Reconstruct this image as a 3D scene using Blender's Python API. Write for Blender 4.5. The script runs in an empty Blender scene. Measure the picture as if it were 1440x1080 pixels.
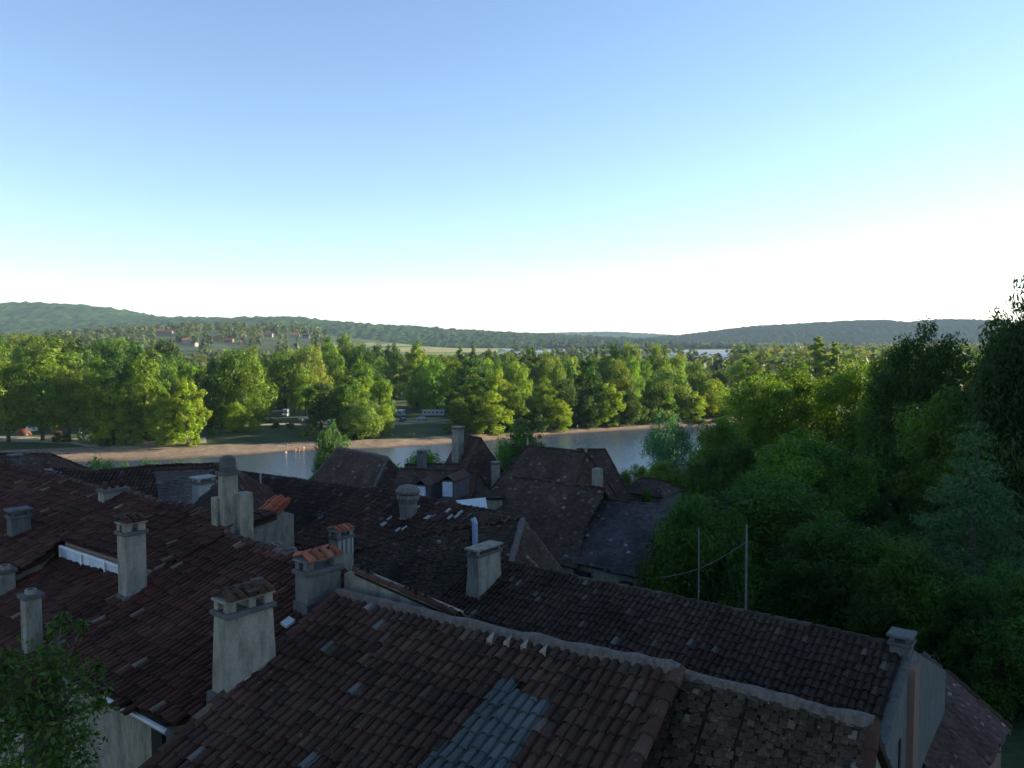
import bpy, math, random
import numpy as np
from mathutils import Vector, noise
from math import radians as R
random.seed(7)
scene = bpy.context.scene
COL = scene.collection
# ------------------------------------------------------------------ camera
F, PIT, CH = 1130.0, R(3.14), 32.0
SP, CP = math.sin(PIT), math.cos(PIT)
def at(px, py, D):
    v = (540 - py) / F; u = (px - 720) / F
    y = CP + v * SP; z = -SP + v * CP
    return Vector((u * D / y, D, CH + z * D / y))
def ray(px, py):
    p = at(px, py, 1.0); return Vector((p.x, p.y, p.z - CH))
class Plane:
    """roof plane z = z0 + s*((x-x0)*ux + (y-y0)*uy); u = horizontal upslope direction"""
    def __init__(s, p, az, slope):
        s.p = p; s.u = Vector((math.sin(R(az)), math.cos(R(az)), 0)); s.s = slope
    def cast(s, px, py):
        d = ray(px, py); p = s.p
        k = s.s * (d.x * s.u.x + d.y * s.u.y)
        c = p.z - s.s * (p.x * s.u.x + p.y * s.u.y)
        t = (c - CH) / (d.z - k)
        return Vector((d.x * t, d.y * t, CH + d.z * t))
def pl(px, py, D, az, slope): return Plane(at(px, py, D), az, slope)
def pl3(a, b, c):
    a, b, c = at(*a), at(*b), at(*c)
    n = (b - a).cross(c - a)
    if n.z < 0: n = -n
    g = Vector((-n.x / n.z, -n.y / n.z))
    s = g.length
    return Plane(a, math.degrees(math.atan2(g.x, g.y)), s)
def level(px, py, z):          # point of the ray at height z
    d = ray(px, py); t = (z - CH) / d.z
    return Vector((d.x * t, d.y * t, z))
# ------------------------------------------------------------------ terrain
def lerp(x, xs, ys): return float(np.interp(x, xs, ys))
FX = [-3000, -900, -400, -200, -119, -91, -71, -61, -37, -17, 0, 14, 47, 87, 150, 300, 600, 1500, 4000]
FY = [-700, -60, 110, 178, 209, 214, 225, 231, 237, 248, 259, 271, 287, 306, 345, 430, 600, 1100, 2400]
NX = [-3000, -900, -400, -200, -119, -50, -10, 25, 63, 110, 200, 300, 600, 1500, 4000]
NY = [-830, -170, 20, 92, 122, 146, 160, 177, 212, 250, 290, 345, 505, 990, 2280]
def yfar(x): return np.interp(x, FX, FY)
def ynear(x): return np.interp(x, NX, NY)
BW = ([-900, -300, -119, -90, -71, -50, -19, 0, 15, 40, 60, 84, 110, 150, 4000], [30, 26, 21, 19, 12, 10.5, 10.5, 6.5, 7, 12, 16, 13, 6, 5, 4])
def height(x, y):
    x = np.asarray(x, float); y = np.asarray(y, float)
    s = (ynear(x) - y) * .93
    f = (y - yfar(x)) * .93
    bw = np.interp(x, *BW)
    near = np.interp(s, [-12, 0, 4, 12, 40, 75, 100, 130, 160, 210, 330], [-2.2, 0, .8, 2, 4.5, 7.5, 10, 13.5, 18, 22, 26])
    near = near + 95 * np.exp(-((x - 205) / 60) ** 2 - ((y - 112) / 85) ** 2)  # unseen hill added on the right to block the sun from the town
    near = near + .25 * np.sin(x * .13 + y * .07) * np.clip(s / 20, 0, 1)
    g = f / bw
    far = np.where(g < 1, np.interp(f, [-14, 0], [-2.2, 0]) + np.clip(f, 0, None) * (1.1 / bw), 1.1 + np.interp(f - bw, [0, 6, 16, 60, 1500, 3000], [0, 1.2, 2.1, 2.4, 4, 12]))
    far = far + np.where(f > 400, np.clip((f - 400) / 1500, 0, 1) * np.clip((-x - .12 * y) / 600, 0, 1) * 22, 0)
    far = far + np.where(f > 250, 38 * np.exp(-((x + 520) / 330) ** 2 - ((y - 1650) / 430) ** 2), 0)
    return np.where(s > -12, np.where(s > 0, near, np.maximum(near, -2.2)), np.where(f > -14, far, -2.2))
def gz(x, y): return float(height(x, y))
# ------------------------------------------------------------------ node helpers
def mat(name):
    m = bpy.data.materials.new(name); m.use_nodes = True
    nt = m.node_tree; nt.nodes.clear()
    return m, nt
def N(nt, t, **kw):
    n = nt.nodes.new(t)
    for k, v in kw.items():
        if k.startswith('i_'):
            key = k[2:]
            key = int(key) if key.isdigit() else key.replace('_', ' ')
            n.inputs[key].default_value = v
        else: setattr(n, k, v)
    return n
def L(nt, a, b): nt.links.new(a, b)
def ramp(nt, stops, interp='LINEAR'):
    n = nt.nodes.new('ShaderNodeValToRGB'); cr = n.color_ramp; cr.interpolation = interp
    while len(cr.elements) < len(stops): cr.elements.new(.5)
    for e, (p, c) in zip(cr.elements, stops):
        e.position = p; e.color = (*c, 1) if len(c) == 3 else c
    return n
def mixc(nt, a, b, fac, mode='MIX'):
    n = nt.nodes.new('ShaderNodeMix'); n.data_type = 'RGBA'; n.blend_type = mode
    for s, v in ((n.inputs[0], fac), (n.inputs[6], a), (n.inputs[7], b)):
        if hasattr(v, 'links'): L(nt, v, s)
        elif isinstance(v, (int, float)): s.default_value = v
        else: s.default_value = (*v, 1)
    return n.outputs[2]
def noise_n(nt, vec, scale, detail=4, rough=.6):
    n = nt.nodes.new('ShaderNodeTexNoise'); n.inputs['Scale'].default_value = scale
    n.inputs['Detail'].default_value = detail; n.inputs['Roughness'].default_value = rough
    if vec is not None: L(nt, vec, n.inputs['Vector'])
    return n.outputs['Fac']
def finish(nt, col, rough=.9, bump=None, bstr=.3, bdist=.02, spec=.3, metal=0):
    p = nt.nodes.new('ShaderNodeBsdfPrincipled'); o = nt.nodes.new('ShaderNodeOutputMaterial')
    if hasattr(col, 'links'): L(nt, col, p.inputs['Base Color'])
    else: p.inputs['Base Color'].default_value = (*col, 1)
    p.inputs['Roughness'].default_value = rough; p.inputs['Metallic'].default_value = metal
    p.inputs['Specular IOR Level'].default_value = spec
    if bump is not None:
        b = nt.nodes.new('ShaderNodeBump'); b.inputs['Strength'].default_value = bstr; b.inputs['Distance'].default_value = bdist
        L(nt, bump, b.inputs['Height']); L(nt, b.outputs[0], p.inputs['Normal'])
    L(nt, p.outputs[0], o.inputs['Surface'])
    return p
def geo(nt): return nt.nodes.new('ShaderNodeNewGeometry').outputs['Position']
def attr(nt, name='tint'):
    a = nt.nodes.new('ShaderNodeAttribute'); a.attribute_name = name; return a.outputs['Color']
def tile_mat(name, stops, moss=(.05, .06, .025), mossy=.35, grey=(.2, .2, .19), pale=.12):
    m, nt = mat(name)
    sep = nt.nodes.new('ShaderNodeSeparateColor'); L(nt, attr(nt), sep.inputs[0])
    rp = ramp(nt, stops); L(nt, sep.outputs[0], rp.inputs[0])
    pos = geo(nt)
    big = ramp(nt, [(.38, (.62,) * 3), (.65, (1.15,) * 3)]); L(nt, noise_n(nt, pos, .55, 5), big.inputs[0])
    c = mixc(nt, rp.outputs[0], big.outputs[0], 1.0, 'MULTIPLY')
    mm = ramp(nt, [(.5, (0, 0, 0)), (.72, (mossy,) * 3)]); L(nt, noise_n(nt, pos, 1.7, 6, .7), mm.inputs[0])
    c = mixc(nt, c, moss, mm.outputs[0])
    lm = ramp(nt, [(.63, (0, 0, 0)), (.7, (pale * 5,) * 3)]); L(nt, noise_n(nt, pos, 15, 4, .7), lm.inputs[0])
    c = mixc(nt, c, grey, lm.outputs[0])
    fine = noise_n(nt, pos, 40, 3)
    fr = ramp(nt, [(.3, (.75,) * 3), (.7, (1.2,) * 3)]); L(nt, fine, fr.inputs[0])
    c = mixc(nt, c, fr.outputs[0], 1.0, 'MULTIPLY')
    finish(nt, c, .93, fine, .35, .01, .2)
    return m
M = {}
CAN = [(0, (.028, .02, .018)), (.25, (.05, .028, .022)), (.55, (.08, .04, .03)), (.8, (.105, .057, .042)), (.92, (.13, .085, .065)), (.97, (.2, .185, .17)), (1, (.34, .33, .31))]
CAN = [(p, (c[0] * .74, c[1] * .72, c[2] * .7)) if p < .95 else (p, (c[0] * .6, c[1] * .6, c[2] * .62)) for p, c in CAN]
M['canal'] = tile_mat('canal_tiles', CAN)
M['canal_red'] = tile_mat('canal_tiles_reddish', [(p, (c[0] * 1.12, c[1] * .86, c[2] * .82)) for p, c in CAN[:5]] + [(1, (.2, .15, .12))], mossy=.2, pale=.06)
M['canal_dark'] = tile_mat('canal_tiles_dark', [(p, (c[0] * .75, c[1] * .9, c[2] * .9)) for p, c in CAN[:5]] + [(1, (.12, .11, .1))], mossy=.35, pale=.1)
FL = [(0, (.035, .026, .024)), (.4, (.06, .042, .036)), (.8, (.085, .058, .05)), (.95, (.12, .095, .085)), (1, (.22, .21, .2))]
FL = [(p, (c[0] * 1.08, c[1] * .98, c[2] * .9)) for p, c in FL]
M['flat'] = tile_mat('flat_tiles', FL, mossy=.25, pale=.08)
M['flat_blue'] = tile_mat('flat_tiles_grey', [(0, (.038, .035, .036)), (.5, (.062, .057, .058)), (.85, (.085, .079, .08)), (.95, (.14, .14, .14)), (1, (.26, .26, .26))], mossy=.12, pale=.1)
M['flat_moss'] = tile_mat('flat_tiles_mossy', [(0, (.018, .015, .012)), (.4, (.05, .034, .024)), (.8, (.08, .052, .036)), (.95, (.11, .085, .06)), (1, (.2, .2, .18))], moss=(.04, .042, .02), mossy=.85, pale=.2)
M['flat_pale'] = tile_mat('flat_tiles_weathered', [(0, (.08, .062, .055)), (.5, (.12, .098, .088)), (1, (.17, .14, .13))], mossy=.2, pale=.12)
M['red'] = tile_mat('new_red_tiles', [(0, (.2, .055, .03)), (.6, (.34, .1, .055)), (1, (.45, .17, .1))], mossy=.12, pale=.03)
M['glass_tile'] = tile_mat('glass_tiles', [(0, (.065, .08, .08)), (1, (.095, .11, .11))], moss=(.05, .06, .06), mossy=.25, pale=.03)
def plaster(name, col, stain=(.09, .085, .075), amt=.75, sc=2.0):
    m, nt = mat(name); pos = geo(nt)
    mp = N(nt, 'ShaderNodeMapping'); mp.inputs['Scale'].default_value = (1.6, 1.6, .55); L(nt, pos, mp.inputs[0])
    s = ramp(nt, [(.42, (0, 0, 0)), (.75, (amt,) * 3)]); L(nt, noise_n(nt, mp.outputs[0], sc, 7, .68), s.inputs[0])
    c = mixc(nt, col, stain, s.outputs[0])
    f = noise_n(nt, pos, 22, 5, .7)
    fr = ramp(nt, [(.3, (.78,) * 3), (.7, (1.12,) * 3)]); L(nt, f, fr.inputs[0])
    c = mixc(nt, c, fr.outputs[0], 1.0, 'MULTIPLY')
    finish(nt, c, .95, f, .5, .02, .2); return m
M['plaster'] = plaster('lime_plaster', (.25, .24, .195), stain=(.06, .058, .05), amt=.85, sc=2.6)
M['plaster_white'] = plaster('white_plaster', (.3, .3, .28), stain=(.16, .16, .14))
M['plaster_grey'] = plaster('grey_render', (.125, .13, .125), stain=(.055, .055, .05), sc=3)
M['plaster_pink'] = plaster('pink_render', (.2, .13, .1), stain=(.16, .13, .1))
M['plaster_dark'] = plaster('sooty_render', (.1, .1, .1), stain=(.04, .04, .04))
M['stone'] = plaster('rubble_stone', (.16, .15, .13), stain=(.06, .06, .055), amt=.9, sc=5)
M['mortar'] = plaster('ridge_mortar', (.13, .11, .1), stain=(.04, .036, .034), amt=.95, sc=7)
def plain(name, col, rough=.6, metal=0, spec=.4, var=.25):
    m, nt = mat(name); f = noise_n(nt, geo(nt), 3.0, 5)
    fr = ramp(nt, [(.3, (1 - var,) * 3), (.7, (1 + var * .4,) * 3)]); L(nt, f, fr.inputs[0])
    finish(nt, mixc(nt, col, fr.outputs[0], 1.0, 'MULTIPLY'), rough, spec=spec, metal=metal); return m
M['wood'] = plain('dark_wood', (.05, .035, .025), .8)
M['white_paint'] = plain('white_paint', (.7, .71, .72), .5)
M['glass'] = plain('window_glass', (.04, .05, .06), .06, spec=.8)
M['pale_pane'] = plain('pale_pane', (.5, .54, .62), .35)  # pale bluish tone of the window panes
M['zinc'] = plain('zinc_sheet', (.36, .4, .43), .45, .3)
M['black'] = plain('dark_opening', (.012, .012, .012), .9)  # flat black painted in for the unlit inside of windows and flues
M['concrete'] = plain('pole_concrete', (.15, .15, .14), .9)
M['blue'] = plain('blue_grey_pipe', (.2, .27, .38), .5)
M['car_white'] = plain('white_bodywork', (.38, .38, .39), .3)
M['car_dark'] = plain('dark_bodywork', (.03, .035, .045), .25)
M['car_silver'] = plain('silver_bodywork', (.35, .36, .38), .3, .5)
M['rubber'] = plain('rubber', (.02, .02, .02), .9)
M['orange'] = plain('orange_canvas', (.16, .05, .03), .9)
M['canvas'] = plain('white_canvas', (.75, .75, .73), .9)
M['skin'] = plain('skin', (.5, .27, .17), .6)
M['cloth_blue'] = plain('blue_cloth', (.05, .09, .25), .9)
M['cloth_red'] = plain('red_cloth', (.4, .05, .04), .9)
M['cloth_white'] = plain('white_cloth', (.75, .74, .7), .9)
M['hair'] = plain('brown_hair', (.03, .018, .01), .9)
M['plastic'] = plain('pale_sheeting', (.62, .63, .66), .4)
def bark():
    m, nt = mat('bark'); f = noise_n(nt, geo(nt), 6, 5)
    r_ = ramp(nt, [(.3, (.03, .025, .018)), (.7, (.1, .085, .065))]); L(nt, f, r_.inputs[0])
    finish(nt, r_.outputs[0], .95, f, .5, .05); return m
M['bark'] = bark()
def leafmat(name, trans=.4):
    m, nt = mat(name)
    oi = nt.nodes.new('ShaderNodeObjectInfo')
    c = mixc(nt, attr(nt), oi.outputs['Color'], 1.0, 'MULTIPLY')
    d = nt.nodes.new('ShaderNodeBsdfPrincipled'); d.inputs['Roughness'].default_value = .6; d.inputs['Specular IOR Level'].default_value = .25
    L(nt, c, d.inputs['Base Color'])
    t = nt.nodes.new('ShaderNodeBsdfTranslucent')
    tc = mixc(nt, c, (1.9, 1.75, .7), 1.0, 'MULTIPLY'); L(nt, tc, t.inputs['Color'])
    mx = nt.nodes.new('ShaderNodeMixShader'); mx.inputs[0].default_value = trans
    L(nt, d.outputs[0], mx.inputs[1]); L(nt, t.outputs[0], mx.inputs[2])
    o = nt.nodes.new('ShaderNodeOutputMaterial'); L(nt, mx.outputs[0], o.inputs['Surface'])
    return m
M['leaf'] = leafmat('leaves')
# ------------------------------------------------------------------ mesh builder
class MB:
    def __init__(s): s.V = []; s.idx = []; s.siz = []; s.mi = []; s.T = []; s.n = 0
    def add(s, V, faces, tint=(.5, .5, 0), mi=0):
        V = np.asarray([tuple(v) for v in V], float).reshape(-1, 3)
        for f in faces:
            s.idx.append(np.asarray(f, np.int32) + s.n); s.siz.append(np.array([len(f)], np.int32))
        s.mi.append(np.full(len(faces), mi, np.int32))
        s.V.append(V); s.T.append(np.tile(np.array([*tint, 1.0]), (len(V), 1))); s.n += len(V)
    def batch(s, V, quads, tint, mi=0):        # V (k,n,3), quads (m,4) template, tint (k,3)
        k, n, _ = V.shape
        if k == 0: return
        q = quads[None] + (np.arange(k) * n)[:, None, None] + s.n
        s.idx.append(q.reshape(-1).astype(np.int32)); s.siz.append(np.full(k * len(quads), 4, np.int32))
        s.mi.append(np.full(k * len(quads), mi, np.int32))
        s.V.append(V.reshape(-1, 3)); t = np.concatenate([tint, np.ones((k, 1))], 1)
        s.T.append(np.repeat(t, n, 0)); s.n += k * n
    def box(s, c, size, az=0, taper=1.0, tint=(.5, .5, 0), mi=0, z0=True):
        """box with base centre c (z0) ; size (along r, along u, height); az turns u from +Y to +X"""
        r = Vector((math.cos(R(az)), -math.sin(R(az)), 0)); u = Vector((math.sin(R(az)), math.cos(R(az)), 0))
        c = Vector(c); a, b, h = size[0] / 2, size[1] / 2, size[2]
        if not z0: c = c - Vector((0, 0, h / 2))
        V = [c + r * (i * a) + u * (j * b) for i, j in ((-1, -1), (1, -1), (1, 1), (-1, 1))]
        V += [c + r * (i * a * taper) + u * (j * b * taper) + Vector((0, 0, h)) for i, j in ((-1, -1), (1, -1), (1, 1), (-1, 1))]
        s.add(V, [(3, 2, 1, 0), (4, 5, 6, 7), (0, 1, 5, 4), (1, 2, 6, 5), (2, 3, 7, 6), (3, 0, 4, 7)], tint, mi)
    def prism(s, poly, down, tint=(.5, .5, 0), mi=0):
        """polygon (3D list) extruded; down = Vector or list of bottom points"""
        n = len(poly); bot = down if isinstance(down, list) else [p + down for p in poly]
        V = list(poly) + bot
        s.add(V, [tuple(range(n)), tuple(range(2 * n - 1, n - 1, -1))] + [(i, i + n, (i + 1) % n + n, (i + 1) % n) for i in range(n)], tint, mi)
    def tube(s, pts, rad, seg=8, tint=(.5, .5, 0), mi=0, caps=True):
        pts = [Vector(p) for p in pts]; n = len(pts)
        if isinstance(rad, (int, float)): rad = [rad] * n
        V = []; Fc = []
        for i, p in enumerate(pts):
            d = (pts[min(i + 1, n - 1)] - pts[max(i - 1, 0)]).normalized()
            a = d.cross(Vector((.3, .9, .1))).normalized() if abs(d.z) > .8 else d.cross(Vector((0, 0, 1))).normalized()
            b = d.cross(a)
            for k in range(seg):
                t = 2 * math.pi * k / seg
                V.append(p + (a * math.cos(t) + b * math.sin(t)) * rad[i])
        for i in range(n - 1):
            for k in range(seg):
                Fc.append((i * seg + k, i * seg + (k + 1) % seg, (i + 1) * seg + (k + 1) % seg, (i + 1) * seg + k))
        if caps: Fc += [tuple(range(seg))[::-1], tuple((n - 1) * seg + k for k in range(seg))]
        s.add(V, Fc, tint, mi)
    def build(s, name, mats, parent=None, smooth=False, warp=False, bevel=0):
        V = np.concatenate(s.V); T = np.concatenate(s.T)
        if warp:
            w = np.array([0.085 * noise.noise(Vector((p[0] * .33, p[1] * .33, 0))) + .03 * noise.noise(Vector((p[0] * 1.4, p[1] * 1.4, 5))) for p in V])
            V = V.copy(); V[:, 2] += w
        me = mesh_np(name, V, np.concatenate(s.idx), np.concatenate(s.siz), T, np.concatenate(s.mi), smooth)
        for m in (mats if isinstance(mats, (list, tuple)) else [mats]): me.materials.append(M[m] if isinstance(m, str) else m)
        o = bpy.data.objects.new(name, me); COL.objects.link(o)
        if parent: 
            o.parent = parent; 
            o.matrix_parent_inverse = Wm(parent).inverted()
        if bevel:
            b = o.modifiers.new('bevel', 'BEVEL'); b.width = bevel; b.segments = 2; b.limit_method = 'ANGLE'
        return o
from mathutils import Matrix
def Wm(o):
    m = Matrix.LocRotScale(o.location, o.rotation_euler, o.scale)
    return (Wm(o.parent) @ o.matrix_parent_inverse @ m) if o.parent else m
def mesh_np(name, V, idx, siz, T=None, mi=None, smooth=False):
    me = bpy.data.meshes.new(name)
    me.vertices.add(len(V)); me.vertices.foreach_set('co', np.asarray(V, np.float32).ravel())
    me.loops.add(len(idx)); me.loops.foreach_set('vertex_index', np.asarray(idx, np.int32))
    me.polygons.add(len(siz)); st = np.concatenate([[0], np.cumsum(siz)[:-1]]).astype(np.int32)
    me.polygons.foreach_set('loop_start', st)
    if mi is not None: me.polygons.foreach_set('material_index', mi.astype(np.int32))
    me.polygons.foreach_set('use_smooth', np.full(len(siz), smooth))
    me.update(calc_edges=True)
    if T is not None:
        ca = me.color_attributes.new('tint', 'FLOAT_COLOR', 'POINT'); ca.data.foreach_set('color', np.asarray(T, np.float32).ravel())
    return me
def empty(name, loc=(0, 0, 0)):
    o = bpy.data.objects.new(name, None); o.location = loc; o.empty_display_size = .5; COL.objects.link(o); return o
def tag(o, label=None, cat=None, group=None, kind=None):
    if label: o['label'] = label
    if cat: o['category'] = cat
    if group: o['group'] = group
    if kind: o['kind'] = kind
    return o
def copy_tree(o, parent=None):
    c = o.copy(); COL.objects.link(c)
    if parent: c.parent = parent
    for ch in [x for x in CH_OF.get(o.name, [])]: copy_tree(ch, c)
    return c
CH_OF = {}
def kids(o):
    CH_OF.clear()
    for x in bpy.data.objects:
        if x.parent: CH_OF.setdefault(x.parent.name, []).append(x)
# ------------------------------------------------------------------ tiles
def inpoly(P, poly):
    x, y = P[:, 0], P[:, 1]; r = np.zeros(len(P), bool); n = len(poly)
    for i in range(n):
        x1, y1 = poly[i]; x2, y2 = poly[(i + 1) % n]
        c = ((y1 > y) != (y2 > y)) & (x < (x2 - x1) * (y - y1) / (y2 - y1 + 1e-12) + x1)
        r ^= c
    return r
def templ(kind, lod):
    if kind == 'canal':
        sg = 5 if lod == 0 else 3; V = []; Q = []
        ph = np.linspace(0, math.pi, sg + 1)
        rings = [(-.05, .057, .026), (.345, .077, .048), (.345, .06, .048)]
        for b, r, h in rings:
            for t in ph: V.append((r * math.cos(t), b, h + r * .9 * math.sin(t)))
        for k in range(2):
            for i in range(sg): Q.append((k * (sg + 1) + i, (k + 1) * (sg + 1) + i, (k + 1) * (sg + 1) + i + 1, k * (sg + 1) + i + 1))
        o = len(V); sp = 3; ph = np.linspace(math.pi, 2 * math.pi, sp + 1)
        for b, r, h in [(-.05, .076, .075), (.315, .062, .09)]:
            for t in ph: V.append((.091 + r * math.cos(t), b, h + r * .8 * math.sin(t)))
        for i in range(sp): Q.append((o + i, o + sp + 1 + i, o + sp + 2 + i, o + i + 1))
        return np.array(V), np.array(Q), .182, .305, 0
    w, e = (.17, .115) if lod == 0 else ((.11, .085) if lod == 'fine' else (.24, .17))
    V = [(-w / 2 * .97, -.03, .012), (w / 2 * .97, -.03, .012), (w / 2 * .97, e + .012, .034), (-w / 2 * .97, e + .012, .034), (-w / 2 * .97, e + .012, .01), (w / 2 * .97, e + .012, .01)]
    return np.array(V), np.array([(0, 1, 2, 3), (3, 2, 5, 4)]), w, e, .5
def tile_field(mb, poly, kind, seed=0, lod=0, excl=None, only=None, mi=0, rough=1.0, noslab=False, tintf=None):
    """poly: planar list of Vectors; returns frame"""
    rng = np.random.default_rng(seed)
    n = Vector((0, 0, 0))
    for i in range(1, len(poly) - 1): n += (poly[i] - poly[0]).cross(poly[i + 1] - poly[0])
    n.normalize()
    if n.z < 0: n = -n
    r = Vector((-n.y, n.x, 0)).normalized()      # horizontal
    d = r.cross(n).normalized()
    if d.z > 0: d = -d; r = -r
    O = poly[0]
    to2 = lambda p: ((p - O).dot(r), (p - O).dot(d))
    P2 = [to2(p) for p in poly]
    if not noslab: mb.prism([p - n * .0 for p in poly], -n * .1, tint=(.1, .5, 0), mi=mi)
    V, Q, wa, eb, stag = templ(kind, lod)
    a0, a1 = min(p[0] for p in P2), max(p[0] for p in P2); b0, b1 = min(p[1] for p in P2), max(p[1] for p in P2)
    na, nb = int((a1 - a0) / wa) + 2, int((b1 - b0) / eb) + 2
    A, B = np.meshgrid(np.arange(na), np.arange(nb), indexing='ij')
    coff = rng.normal(0, .012 * rough, na)
    boff = (rng.uniform(-.05, .05, na) if kind == 'canal' else np.zeros(na))
    a = a0 + (A + .5 + stag * (B % 2)) * wa + coff[A] + rng.normal(0, .005 * rough, A.shape)
    b = b0 + B * eb + boff[A] + rng.normal(0, .012 * rough, A.shape)
    a, b = a.ravel(), b.ravel()
    ctr = np.stack([a, b + eb * .5], 1)
    ok = inpoly(ctr, P2)
    if excl: ok &= ~inpoly(ctr, [to2(p) for p in excl])
    if only: ok &= inpoly(ctr, [to2(p) for p in only])
    a, b = a[ok], b[ok]; k = len(a)
    rot = rng.normal(0, .025 * rough, k); hh = np.abs(rng.normal(0, .006 * rough, k)); tilt = rng.normal(0, .02 * rough, k)
    la = V[None, :, 0] * np.cos(rot)[:, None] - V[None, :, 1] * np.sin(rot)[:, None] + a[:, None]
    lb = V[None, :, 0] * np.sin(rot)[:, None] + V[None, :, 1] * np.cos(rot)[:, None] + b[:, None]
    lh = V[None, :, 2] + hh[:, None] + V[None, :, 1] * tilt[:, None] * .5
    W = np.array(O)[None, None] + la[..., None] * np.array(r) + lb[..., None] * np.array(d) + lh[..., None] * np.array(n)
    t = rng.uniform(0, 1, (k, 3)); t[:, 0] = np.clip(.5 + .16 * rng.normal(size=k), 0, .93)
    pale = rng.uniform(size=k) < .024; t[pale, 0] = rng.uniform(.93, 1, pale.sum())
    if tintf: t[:, 0] = tintf(rng, k)
    mb.batch(W, Q, t, mi)
    return n
def caps(mb, p0, p1, rad=.12, step=.36, seed=0, mi=0, tint=None):
    rng = random.Random(seed); d = p1 - p0; Ln = d.length; d.normalize()
    s = d.cross(Vector((0, 0, 1))).normalized(); up = s.cross(d)
    k = max(1, int(Ln / step)); step = Ln / k
    for i in range(k):
        V = []; j = rng.uniform(-.015, .015)
        for t, rr, h in ((-.04, rad * .82, 0), (step * 1.02, rad, .02)):
            c = p0 + d * (i * step + t) + s * j + up * (h + rng.uniform(0, .01))
            for q in range(6):
                an = math.pi * (q / 5 * 1.2 - .1); V.append(c + s * math.cos(an) * rr + up * math.sin(an) * rr * .9)
        Fc = [(q, q + 6, q + 7, q + 1) for q in range(5)] + [(6, 7, 8, 9, 10, 11)]
        mb.add(V, Fc, (tint if tint is not None else min(.93, max(.2, rng.gauss(.55, .2))), .5, 0), mi)
def mortar(mb, p0, p1, rad=.12, seed=0, mi=0, lift=0):
    rng = random.Random(seed); d = p1 - p0; k = max(3, int(d.length / .18)); s = d.normalized().cross(Vector((0, 0, 1))).normalized()
    V = []; Fc = []
    for i in range(k + 1):
        c = p0 + d * (i / k) + Vector((0, 0, lift))
        w = rad * rng.uniform(.85, 1.25)
        for q in range(6):
            an = math.pi * q / 5; rr = w * rng.uniform(.9, 1.1)
            V.append(c + s * math.cos(an) * rr + Vector((0, 0, math.sin(an) * rr * .75 - (.1 if q in (0, 5) else 0))))
    for i in range(k):
        for q in range(5): Fc.append((i * 6 + q, i * 6 + q + 1, (i + 1) * 6 + q + 1, (i + 1) * 6 + q))
    mb.add(V, Fc, (.5, .5, 0), mi)
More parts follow.
